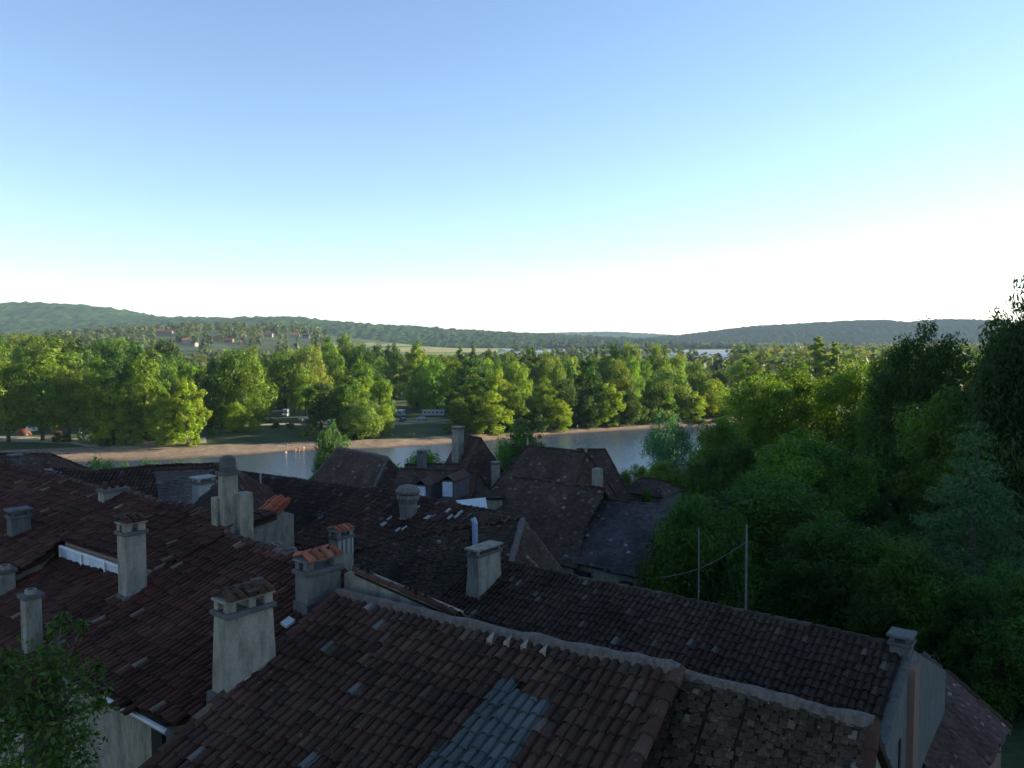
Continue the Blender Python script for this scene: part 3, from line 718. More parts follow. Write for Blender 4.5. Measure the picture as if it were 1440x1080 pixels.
for px, py in ((604, 700), (641, 694)):
    p = at(px, py, 62.0); dm = MB(); dm.box(p - Z * .2, (1.0, 3.0, 1.45), 20, mi=0)
    r3, u3 = rl(20); c = p + Z * 1.25
    dm.prism([c - r3 * .65 - u3 * 1.6, c - u3 * 1.6 + Z * .45, c + u3 * 1.5 + Z * .45, c - r3 * .65 + u3 * 1.5], Z * -.1, mi=1)
    dm.prism([c + r3 * .65 - u3 * 1.6, c - u3 * 1.6 + Z * .45, c + u3 * 1.5 + Z * .45, c + r3 * .65 + u3 * 1.5], Z * -.1, mi=1)
    do = Wh.part('dormer', dm, ['plaster_dark', 'flat'])
    fr = MB(); fr.box(p - u3 * 1.53 + Z * .05, (.8, .06, 1.1), 20, mi=0); w_ = Wh.part('window', fr, 'pale_pane', parent=do)
Kh = House('chimney_cottage', 600, 655, 74, 'low reddish roof strip with a short slotted chimney in front of the green vine', cat='cottage', rmat='flat')
a9 = at(570, 653, 76); b9 = at(648, 651, 76); b9.z = a9.z
Kh.full(a9, b9, 2.8, .55, 'flat'); Kh.ridgemat = 'canal'; Kh.done()
chimney(Kh, at(593, 655, 74.5), .7, .7, 1.2, 20, 'plaster_grey', 'slab')
# white lean-to and small wall
Lt = House('lean_to', 665, 706, 52, 'lean-to with a smooth bluish white roof between the dormers and the big brown roof', cat='lean-to', rmat='zinc', wmat='plaster')
x0 = [at(641, 704, 53), at(683, 700, 53), at(686, 717, 50), at(664, 716, 50)]
Lt.roof.prism(x0, Z * -.12); Lt.walls(x0, .15); Lt.done()
Sw = House('small_house', 696, 705, 56, 'tiny pale walled house squeezed beside the big brown roof', cat='outhouse', rmat='canal_dark', wmat='plaster')
x1 = [at(679, 690, 57), at(712, 690, 57), at(708, 700, 54.5), at(681, 700, 54.5)]
Sw.plane(x1, 'flat', inset=.15); Sw.done()

# --- chimneys standing on the left roofs
r38, u38 = rl(40)
def onp(plane, px, py): return plane.cast(px, py)
# big plaster chimney
chimney(E, onp(PE, 345, 972), .56, 1.12, 1.5, 40, 'plaster', 'tiles', .82, label='biggest chimney, pale flared plaster body under a heap of broken tiles', skirt=.12)
chimney(E, onp(PE, 448, 850) , .42, .85, .72, 40, 'plaster_grey', 'tiles', 1.0, label='chimney with a bright red tile cap at the ridge corner', red=True, skirt=.15)
chimney(E, onp(PE, 187, 838), .42, .5, 1.5, 40, 'plaster', 'tiles', 1.0, label='tall slender plain chimney', skirt=.08)
chimney(I, PI_.cast(46, 920), .36, .36, 1.35, 40, 'plaster', 'pot', .95, label='tall square chimney with a dark collar and round pot')
chimney(I, PI_.cast(8, 832), .4, .4, .55, 40, 'plaster', 'pot')
chimney(Mh, ME_.cast(27, 752), .45, .55, .55, 40, 'plaster_dark', 'slab')
chimney(Mh, at(69, 697, 30.5), .36, .36, .85, 40, 'plaster_grey', 'pot', 1.12)
chimney(M2, at(22, 672, 36), .4, .45, .8, 40, 'plaster_grey', 'slab')
chimney(J, at(160, 717, 25.6), .45, .8, .62, 40, 'plaster', 'pots')
# tall stack on the ridge with shoulders
pk = at(322, 752, 21.2)
chimney(J, pk, .36, .38, 1.62, 40, 'plaster', 'hood', 1.0, label='tall chimney with a ribbed dark hood')
chimney(J, pk - rE * .28 - uE * .05, .3, .42, 1.0, 40, 'plaster', 'none', 1.0); chimney(J, pk + rE * .22 + uE * .3, .34, .4, 1.12, 40, 'plaster', 'none', 1.0)
Wk = House('ruined_block', 370, 745, 22.5, 'broken stone annex with a patch of bright red tiles beside the tall hooded chimney', cat='annex', rmat='red', wmat='stone')
pa = at(352, 764, 21.9); wb = MB(); Wk.wall.box(pa - Z * 2, (.55, 1.0, 2.55), 40); pb = at(384, 760, 22.8); Wk.wall.box(pb - Z * 2, (.75, .9, 2.75), 40)
t0 = pb + Z * .8
Wk.plane([t0 - rE * .3 - uE * .3 + Z * .0, t0 + rE * .42 - uE * .3, t0 + rE * .3 + uE * .35 + Z * .42, t0 - rE * .35 + uE * .35 + Z * .42], walls=False)
t0 = pa + Z * .57
t4 = MB(); tile_field(t4, [t0 - rE * .35 - uE * .5, t0 + rE * .4 - uE * .5, t0 + rE * .4 + uE * .6 + Z * .15, t0 - rE * .35 + uE * .6 + Z * .15], 'canal', 5)
Wk.done(); Wk.part('old_tiles', t4, 'canal')
# ruined rubble wall
rw = MB(); rg = random.Random(11); a_, b2 = at(352, 772, 21.0), at(452, 790, 19.6)
for i in range(420):
    t = rg.random(); p = a_.lerp(b2, t) + Z * (rg.uniform(-.6, .2 - .16 * t + .1 * math.sin(t * 23))) + uE * rg.uniform(-.16, .16)
    rw.box(p, (rg.uniform(.07, .2), rg.uniform(.07, .2), rg.uniform(.05, .12)), rg.uniform(0, 90), rg.uniform(.45, .85))
d_ = (b2 - a_); rw.prism([a_ - Z * 2 - uE * .15, b2 - Z * 2 - uE * .15, b2 + Z * .0 - uE * .15, a_ + Z * .2 - uE * .15], uE * .3)
o_ = rw.build('stone_wall', 'stone'); tag(o_, 'ragged rubble stone wall behind the broad reddish roof', 'wall')
# ribbed chimney, round chimney on the middle roof
ch = chimney(Rh, at(480, 778, 29.5), .5, .75, .6, 40, 'plaster', 'tiles', 1.0, red=True, label='ribbed pale chimney with a red tile cap')
rb = MB()
for i in range(4): rb.box(at(480, 778, 29.5) + rE * .26 + uE * (i * .2 - .3), (.06, .08, .58), 40)
Rh.part('rib', rb, 'plaster_white', parent=ch)
cp = at(574, 709, 35.5); rc = MB()
rc.tube([cp - Z * .8, cp + Z * .05, cp + Z * .3, cp + Z * .45], [.36, .4, .52, .5], 14); rc.tube([cp + Z * .45, cp + Z * .5], .4, 14, mi=1); 
co = Rh.part('chimney', rc, ['stone', 'black'], smooth=False); co['label'] = 'squat rounded old stone chimney with a domed cap'
rd = MB(); rd.tube([cp + Z * .5, cp + Z * .62, cp + Z * .8, cp + Z * .88], [.52, .56, .42, .15], 14); Rh.part('chimney_cap', rd, 'stone', parent=co)

# --- poles, cable
def pole(px, py0, py1, D, r, label):
    a, b = at(px, py0, D), at(px, py1, D); g_ = gz(a.x, a.y); m = MB(); m.tube([Vector((a.x, a.y, g_)), b], [r * 1.3, r * .8], 10)
    o = m.build('utility_pole', 'concrete'); tag(o, label, 'pole'); return b
pA = pole(983, 835, 742, 38, .035, 'thin pale utility pole in front of the dark tree, nearer the grey roof')
pB = pole(1050, 850, 738, 38, .055, 'thicker utility pole at the right end of the slack cable')
a_, b2 = at(930, 812, 42), at(1048, 763, 38); m = MB()
m.tube([a_.lerp(b2, t / 12) - Z * (.35 * math.sin(math.pi * t / 12)) for t in range(13)], .022, 6); o_ = m.build('overhead_cable', 'concrete'); tag(o_, 'slack cable running from the grey roofed house up to the thicker pole', 'cable')
# ------------------------------------------------------------------ ground, water, hills
def grid_sheet(name, xs, ys, zf, mats, mi=None, smooth=True):
    X, Y_ = np.meshgrid(xs, ys); Zz = zf(X, Y_)
    V = np.stack([X.ravel(), Y_.ravel(), Zz.ravel()], 1); nx, ny = len(xs), len(ys)
    i, j = np.meshgrid(np.arange(nx - 1), np.arange(ny - 1)); a = (j * nx + i).ravel()
    Q = np.stack([a, a + 1, a + nx + 1, a + nx], 1)
    me = mesh_np(name, V, Q.ravel(), np.full(len(Q), 4, np.int32), None, None, smooth)
    for m in mats: me.materials.append(m)
    o = bpy.data.objects.new(name, me); COL.objects.link(o); tag(o, kind='structure'); return o
def spaced(segs):
    out = []
    for a, b, st in segs: out += list(np.arange(a, b, st))
    return np.array(out + [segs[-1][1]])
xs = spaced([(-9000, -3000, 500), (-3000, -800, 100), (-800, -240, 20), (-240, 260, 3), (260, 800, 20), (800, 3000, 100), (3000, 9000, 500)])
ys = spaced([(-400, -100, 30), (-100, 60, 6), (60, 420, 2.5), (420, 900, 15), (900, 3000, 70), (3000, 12000, 500)])
def ground_mat():
    m, nt = mat('grass_ground'); pos = geo(nt)
    a = ramp(nt, [(.35, (.018, .035, .01)), (.55, (.04, .065, .018)), (.75, (.085, .1, .035))]); L(nt, noise_n(nt, pos, .06, 8, .65), a.inputs[0])
    f = noise_n(nt, pos, 1.5, 5); fr = ramp(nt, [(.3, (.7,) * 3), (.7, (1.2,) * 3)]); L(nt, f, fr.inputs[0])
    finish(nt, mixc(nt, a.outputs[0], fr.outputs[0], 1.0, 'MULTIPLY'), .95, f, .6, .2); return m
ground = grid_sheet('ground', xs, ys, height, [ground_mat()])
def gravel_mat():
    m, nt = mat('river_gravel'); pos = geo(nt)
    a = ramp(nt, [(.3, (.13, .095, .065)), (.6, (.27, .195, .135)), (.8, (.36, .28, .21))]); L(nt, noise_n(nt, pos, .35, 8, .7), a.inputs[0])
    f = noise_n(nt, pos, 3, 6, .7); fr = ramp(nt, [(.3, (.6,) * 3), (.7, (1.2,) * 3)]); L(nt, f, fr.inputs[0])
    z = nt.nodes.new('ShaderNodeSeparateXYZ'); L(nt, pos, z.inputs[0])
    wet = ramp(nt, [(.0, (.3, .28, .25)), (.35, (1, 1, 1))]); L(nt, z.outputs[2], wet.inputs[0])
    c = mixc(nt, mixc(nt, a.outputs[0], fr.outputs[0], 1.0, 'MULTIPLY'), wet.outputs[0], 1.0, 'MULTIPLY')
    finish(nt, c, .9, f, .8, .15); return m
# gravel bank: strip that follows the far shore
rows = 14; V = []; xsb = np.concatenate([np.arange(-700, -180, 20), np.arange(-180, 140, 2.0), np.arange(200, 205, 2)])
for x in xsb:
    bw = float(np.interp(x, *BW)) / .93
    for k in range(rows):
        t = -1.5 + (bw + 1.5 + 1.3 * noise.noise(Vector((x * .08, 3, 0)))) * k / (rows - 1)
        y = float(yfar(x)) + t + (.8 * noise.noise(Vector((x * .15, 9, 0))) if k < 4 else 0)
        V.append((x, y, gz(x, y) + .09 + .16 * noise.noise(Vector((x * .3, y * .3, 0)))))
Q = [(i * rows + k, (i + 1) * rows + k, (i + 1) * rows + k + 1, i * rows + k + 1) for i in range(len(xsb) - 1) for k in range(rows - 1)]
me = mesh_np('gravel_bank', V, np.array(Q).ravel(), np.full(len(Q), 4, np.int32), smooth=True); me.materials.append(gravel_mat())
o = bpy.data.objects.new('gravel_bank', me); COL.objects.link(o); tag(o, kind='structure')
def track_mat():
    m, nt = mat('dry_track'); pos = geo(nt); f = noise_n(nt, pos, .8, 6, .7)
    a = ramp(nt, [(.35, (.2, .19, .12)), (.7, (.36, .32, .24))]); L(nt, f, a.inputs[0]); finish(nt, a.outputs[0], .95, f, .5, .1); return m
TR = track_mat()
def ribbon(name, pts, w, m, dz=.06):
    V = []
    pts = [Vector((x, y, 0)) for x, y in pts]; dense = []
    for a, b in zip(pts[:-1], pts[1:]):
        k = max(1, int((b - a).length / 3)); dense += [a.lerp(b, i / k) for i in range(k)]
    dense.append(pts[-1])
    for i, p in enumerate(dense):
        d = (dense[min(i + 1, len(dense) - 1)] - dense[max(0, i - 1)]).normalized(); s = Vector((-d.y, d.x, 0))
        for q in (-1, -.33, .33, 1):
            c = p + s * q * w * (.5 + .12 * noise.noise(p * .1)); V.append((c.x, c.y, gz(c.x, c.y) + dz))
    Q = [(i * 4 + k, (i + 1) * 4 + k, (i + 1) * 4 + k + 1, i * 4 + k + 1) for i in range(len(dense) - 1) for k in range(3)]
    me = mesh_np(name, V, np.array(Q).ravel(), np.full(len(Q), 4, np.int32), smooth=True); me.materials.append(m)
    o = bpy.data.objects.new(name, me); COL.objects.link(o); tag(o, kind='structure'); return o
def gp_(px, py, z=3.2):
    p = level(px, py, z); return (p.x, p.y)
ribbon('track', [gp_(280, 597), gp_(330, 600), gp_(400, 597), gp_(470, 600), gp_(560, 594), gp_(640, 591)], 6, TR)
ribbon('path', [(-260, 232), gp_(0, 625, 1.4), gp_(110, 624, 1.4), gp_(175, 627, 1.4), gp_(290, 619, 2)], 7, TR, .12)  # grey path; its tone also puts in the shade band above the gravel
# water
def water_mat():
    m, nt = mat('river_water'); pos = geo(nt)
    mp = N(nt, 'ShaderNodeMapping'); mp.inputs['Scale'].default_value = (.5, 1.2, 1); mp.inputs['Rotation'].default_value = (0, 0, R(30)); L(nt, pos, mp.inputs[0])
    n1 = noise_n(nt, mp.outputs[0], .55, 5, .6)
    p = nt.nodes.new('ShaderNodeBsdfPrincipled'); p.inputs['Base Color'].default_value = (.03, .06, .1, 1); p.inputs['Roughness'].default_value = .12; p.inputs['IOR'].default_value = 1.33  # bluish base colour also stands in for sky reflected by the ripples
    p.inputs['Specular IOR Level'].default_value = .8
    b = nt.nodes.new('ShaderNodeBump'); b.inputs['Strength'].default_value = 1.0; b.inputs['Distance'].default_value = .26; L(nt, n1, b.inputs['Height']); L(nt, b.outputs[0], p.inputs['Normal'])
    o = nt.nodes.new('ShaderNodeOutputMaterial'); L(nt, p.outputs[0], o.inputs[0]); return m
me = mesh_np('river', [(-3000, -900, 0), (4000, -900, 0), (4000, 2600, 0), (-3000, 2600, 0)], np.array([0, 1, 2, 3]), np.array([4])); me.materials.append(water_mat())
o = bpy.data.objects.new('river', me); COL.objects.link(o); tag(o, kind='structure')
# fields on the plain
def field_mat(name, c1, c2, sc=(.01, .08)):
    m, nt = mat(name); pos = geo(nt); mp = N(nt, 'ShaderNodeMapping'); mp.inputs['Scale'].default_value = (sc[0], sc[1], 1); L(nt, pos, mp.inputs[0])
    a = ramp(nt, [(.35, c1), (.65, c2)]); L(nt, noise_n(nt, mp.outputs[0], 1, 5), a.inputs[0]); finish(nt, a.outputs[0], .95); return m
FMT = {'wheat': field_mat('ripe_field', (.15, .15, .05), (.24, .22, .09)), 'green': field_mat('green_field', (.09, .13, .03), (.17, .2, .05)), 'lime': field_mat('meadow', (.09, .13, .035), (.17, .19, .06))}
def gzi(x, y): return gz(x, y)
def field(cx0, cx1, py0, py1, m, dz=.5):      # field quad on the plain between picture bearings
    z = 4.0
    def g(px, py):
        D = 500.0
        while D < 5200 and at(px, py, D).z > gz(at(px, py, D).x, D) + .3: D *= 1.01
        return at(px, py, D)
    c = [g(cx0, py1), g(cx1, py1), g(cx1, py0), g(cx0, py0)]; k = 10; V = []
    for j in range(k + 1):
        for i in range(k + 1):
            p = c[0].lerp(c[1], i / k).lerp(c[3].lerp(c[2], i / k), j / k); V.append((p.x, p.y, gz(p.x, p.y) + dz))
    Q = [(j * (k + 1) + i, j * (k + 1) + i + 1, (j + 1) * (k + 1) + i + 1, (j + 1) * (k + 1) + i) for j in range(k) for i in range(k)]
    me = mesh_np('field', V, np.array(Q).ravel(), np.full(len(Q), 4, np.int32)); me.materials.append(FMT[m])
    o = bpy.data.objects.new('field', me); COL.objects.link(o); tag(o, kind='structure')
field(470, 720, 486, 490.5, 'lime'); field(520, 700, 490.8, 496, 'wheat'); field(560, 760, 496.5, 502, 'green')
field(880, 1100, 492, 494, 'lime', .7); field(690, 1000, 486, 488, 'wheat'); field(1000, 1300, 488, 491.5, 'green')
# hills: ridges with a wooded surface
def hill(name, prof, D, depth, foot, seed, col, bump=6):
    xs_ = np.array([p[0] for p in prof]); ysk = np.array([p[1] for p in prof]); n = 520; m_ = 70; V = []
    rng = np.random.default_rng(seed); PX = np.linspace(xs_[0], xs_[-1], n)
    for j in range(m_):
        t = j / (m_ - 1)
        for px in PX:
            top = CH + (478 - np.interp(px, xs_, ysk)) * D / 1130
            y = D - depth * (1 - t * 1.6)
            prof_ = math.sin(min(1, t * 1.6) * math.pi / 2) ** 1.15 if t * 1.6 <= 1 else 1 - (t * 1.6 - 1) * .5
            x = (px - 720) / 1130 * D * (.9 + .1 * (y / D))
            z = foot + (top - foot) * prof_
            q = Vector((x / 900, y / 900, seed)); z += (noise.noise(q) * .16 + noise.noise(q * 3) * .06) * (top - foot) * (1 - abs(prof_ - .5) * 1.2) * (0 if prof_ > .98 else 1)
            z += bump * (.45 * noise.noise(Vector((x / 60, y / 60, seed))) + noise.noise(Vector((x / 24, y / 24, seed))) + .8 * abs(noise.noise(Vector((x / 11, y / 11, seed)))))
            V.append((x, y, z))
    Q = [(j * n + i, j * n + i + 1, (j + 1) * n + i + 1, (j + 1) * n + i) for j in range(m_ - 1) for i in range(n - 1)]
    me = mesh_np(name, V, np.array(Q).ravel(), np.full(len(Q), 4, np.int32), smooth=False)
    mt, nt = mat(name + '_woods'); pos = geo(nt)
    a = ramp(nt, [(.35, tuple(c * .7 for c in col)), (.5, col), (.62, tuple(c * 1.25 for c in col)), (.78, (.05, .065, .025))]); L(nt, noise_n(nt, pos, .006, 9, .62), a.inputs[0])
    f = noise_n(nt, pos, .09, 4); fr = ramp(nt, [(.35, (.6,) * 3), (.65, (1.25,) * 3)]); L(nt, f, fr.inputs[0])
    finish(nt, mixc(nt, a.outputs[0], fr.outputs[0], 1.0, 'MULTIPLY'), 1, spec=.0); me.materials.append(mt)
    o = bpy.data.objects.new(name, me); COL.objects.link(o); tag(o, kind='structure'); return o
hill('hill', [(-500, 455), (-250, 441), (-60, 436), (0, 433), (40, 430), (75, 429), (110, 430), (150, 434), (200, 443), (235, 448), (270, 448), (330, 449), (400, 448), (425, 448), (470, 453), (520, 457), (545, 459), (575, 460), (620, 464), (700, 468), (760, 471), (820, 474), (900, 478), (960, 482)], 3800, 1500, 8, 1, (.02, .038, .012), 12)
hill('far_hill', [(400, 476), (560, 471), (700, 468), (760, 469), (800, 468), (850, 467), (905, 470), (960, 474), (1060, 476), (1250, 470), (1500, 466)], 7500, 2200, 5, 2, (.03, .048, .022), 10)
hill('wooded_hill', [(820, 484), (870, 479), (930, 474), (970, 470), (1010, 465), (1060, 459), (1120, 456), (1180, 452), (1225, 451), (1260, 456), (1290, 452), (1310, 450), (1350, 451), (1380, 454), (1440, 454), (1600, 450), (2000, 462)], 4300, 1100, 5, 3, (.018, .032, .014), 8)
# ------------------------------------------------------------------ trees
def quads_cloud(P, Nn, size, rng, asp=.7):
    """leaf quads at P with normals Nn"""
    k = len(P); t = rng.normal(size=(k, 3)); t -= Nn * (t * Nn).sum(1, keepdims=True); t /= np.linalg.norm(t, axis=1, keepdims=True) + 1e-9
    b = np.cross(Nn, t); s = size * rng.uniform(.6, 1.35, (k, 1))
    return np.stack([P - t * s, P + b * s * asp * .5 - t * s * .1, P + t * s, P - b * s * asp * .5 + t * s * .1], 1)
def crown_np(rng, H, Wd, shape, leaves, lsize, nclump, cfrac=1.0, z0=.12):
    P = []; Nn = []; T = []; cl = []
    def env(t):
        if shape == 'round': return math.sqrt(max(0, 1 - (abs(t - .42) / (.44 if t < .42 else .6)) ** (3.5 if t < .42 else 2.4)))
        if shape == 'tall': return max(.06, max(0, 1 - (abs(t - .4) / (.5 if t < .4 else .62)) ** (2.6 if t < .4 else 2.1)) ** .5)
        if shape == 'column': return max(.05, min(1, t / .12) ** .6 * (1 - max(0, (t - .55) / .47) ** 1.6))
        if shape == 'cone': return max(.03, (1 - t) ** .85 * min(1, t / .06 + .3))
        if shape == 'willow': return math.sqrt(max(0, 1 - (abs(t - .6) / .6) ** 2)) if t < .6 else math.sqrt(max(0, 1 - ((t - .6) / .42) ** 2))
    per = max(4, leaves // nclump); Rw = Wd / 2; wil = shape == 'willow'
    boughs = []
    if shape != 'cone':
        nb = {'round': 15, 'tall': 17, 'column': 24, 'willow': 14}[shape] + (5 if nclump > 200 else 0)
        for i in range(nb):
            t = (i + rng.uniform(.2, .8)) / nb; e = env(min(.97, max(.06, t))); br = Wd * rng.uniform(.2, .3) * (.6 + .4 * e)
            if shape == 'column': br = Wd * .33 * (.45 + .55 * e)
            an = i * 2.399 + rng.uniform(-.5, .5); rr = max(0, Rw * e * rng.uniform(.8, 1.12) - br * .85)
            boughs.append((np.array([math.cos(an) * rr, math.sin(an) * rr, H * (z0 + (1 - z0) * (.04 + t * .88))]), br, rng.normal(1, .13), rng.normal()))
    for c in range(nclump):
        if shape == 'cone':
            while True:
                t = rng.uniform(0.02, 1); e = env(t)
                if rng.uniform() < e * .9 + .1: break
            an = rng.uniform(0, 6.283); rr = Rw * e * math.sqrt(rng.uniform(.25, 1)) * .86
            z = H * (z0 + (1 - z0) * t * .97); cr = Wd * cfrac * rng.uniform(.085, .19) * (.55 + .45 * e)
            ctr = np.array([math.cos(an) * rr, math.sin(an) * rr, z]); g = rng.normal(1, .13); gg = rng.normal()
        else:
            bc, br, g, gg = boughs[c % len(boughs)]
            d0 = rng.normal(size=3) + np.array([bc[0], bc[1], 0]) / (np.hypot(bc[0], bc[1]) + .01) * .5 + [0, 0, .25]; d0 /= np.linalg.norm(d0)
            ctr = bc + d0 * br * rng.uniform(.45, 1.05) * np.array([1, 1, .85 if not wil else 1.2]); cr = br * rng.uniform(.3, .55) * (1.1 if nclump < 80 else .9) * cfrac ** .5
            g = g * rng.normal(1, .16)
        cl.append((ctr, cr))
        k = int(per * (cr / (Wd * cfrac * (.13 if shape == 'cone' else .09))) ** 2) + 3
        d = rng.normal(size=(k, 3)); d /= np.linalg.norm(d, axis=1, keepdims=True)
        if shape == 'cone': d[:, 2] *= .35
        rad = cr * (.62 + .5 * rng.uniform(0, 1, (k, 1)) ** .8)
        p = ctr + d * rad * np.array([1.05, 1.05, .92 if not wil else 1.3])
        if shape == 'cone': p[:, 2] -= np.linalg.norm(p[:, :2], axis=1) * .18
        nn = d * 1.0 + rng.normal(size=(k, 3)) * .42 + np.array([0, 0, .3]); nn /= np.linalg.norm(nn, axis=1, keepdims=True)
        P.append(p); Nn.append(nn)
        base = np.array([.07, .112, .022]) * g + np.array([.008, .003, 0]) * gg
        T.append(np.clip(base + rng.normal(size=(k, 1)) * np.array([.014, .018, .004]), .008, 1))
    P = np.concatenate(P); Nn = np.concatenate(Nn); T = np.concatenate(T)
    return quads_cloud(P, Nn, lsize, rng), T, cl
def tree_proto(name, H, Wd, shape, leaves, lsize, nclump, seed, z0=.12, trunk=.022, cfrac=1.0, nlimb=9):
    rng = np.random.default_rng(seed); Qd, T, cl = crown_np(rng, H, Wd, shape, leaves, lsize, nclump, cfrac, z0)
    root = empty(name)
    mb = MB(); mb.batch(Qd, np.array([[0, 1, 2, 3]]), T); c = mb.build('crown', 'leaf', root)
    tb = MB(); lean = rng.normal(size=2) * H * .012; top = Vector((lean[0], lean[1], H * (.86 if shape != 'round' else .7)))
    tb.tube([(0, 0, -1), (0, 0, H * .04), (lean[0] * .4, lean[1] * .4, H * .35), top], [H * trunk * 1.4, H * trunk, H * trunk * .75, H * trunk * .15], 7)
    for i in rng.choice(len(cl), min(nlimb, len(cl)), replace=False):
        ct = Vector(cl[i][0]); a = Vector((lean[0] * .4, lean[1] * .4, max(H * .15, ct.z - (ct.xy.length * .9 + H * .06))))
        tb.tube([a, a.lerp(ct, .5) + Vector((0, 0, -H * .01)), ct], [H * trunk * .45, H * trunk * .28, H * trunk * .08], 5)
    tb.build('trunk', 'bark', root)
    root['W'] = Wd; root['H'] = H
    return root
FAR = {
 'round': [tree_proto('broadleaf_tree', 16, 14, 'round', 7500, .42, 170, s, z0=.02) for s in (1, 2, 3)],
 'tall': [tree_proto('broadleaf_tree', 22, 11, 'tall', 7500, .42, 170, s, z0=.02) for s in (11, 12, 13)],
 'stem': [tree_proto('broadleaf_tree', 20, 13, 'round', 6500, .42, 150, s, z0=.2) for s in (61, 62)],
 'column': [tree_proto('poplar_tree', 22, 5, 'column', 6500, .36, 120, s, z0=.05) for s in (21, 22)],
 'cone': [tree_proto('conifer_tree', 20, 8, 'cone', 3400, .4, 70, s, z0=.05) for s in (31, 32)],
 'bush': [tree_proto('bush', 5, 6, 'round', 1500, .3, 24, s, z0=.0) for s in (41, 42)],
 'willow': [tree_proto('willow_tree', 12, 12, 'willow', 5200, .36, 90, 51, z0=.04)],
}
NEAR = {
 'round': [tree_proto('broadleaf_tree', 16, 15, 'round', 30000, .25, 330, s, z0=.02, cfrac=.85, nlimb=16) for s in (101, 102)],
 'tall': [tree_proto('broadleaf_tree', 20, 12, 'tall', 28000, .25, 330, s, z0=.02, cfrac=.9, nlimb=14) for s in (111,)],
 'cone': [tree_proto('cedar_tree', 16, 11, 'cone', 24000, .15, 170, 121, z0=.03)],
 'willow': [tree_proto('willow_tree', 10, 11, 'willow', 16000, .2, 160, 131, z0=.02)],
 'bush': [tree_proto('bush', 4, 6, 'round', 9000, .14, 60, 141, z0=.0)],
}
used = set(); kids(None)
TN = [0]
def place(proto, loc, h, w, label, cat='tree', group=None, col=(1, 1, 1), name=None):
    if proto.name in used:
        o = proto.copy(); COL.objects.link(o)
        for ch in CH_OF[proto.name]:
            c = ch.copy(); COL.objects.link(c); c.parent = o; c.color = (*col, 1)
    else:
        used.add(proto.name); o = proto
        for ch in CH_OF[proto.name]: ch.color = (*col, 1)
    if name: o.name = name
    o.location = loc; s = w / proto['W']; o.scale = (s, s, h / proto['H']); TN[0] += 1; o.rotation_euler = (0, 0, (TN[0] * 2.4) % 6.28)
    tag(o, label, cat, group); return o
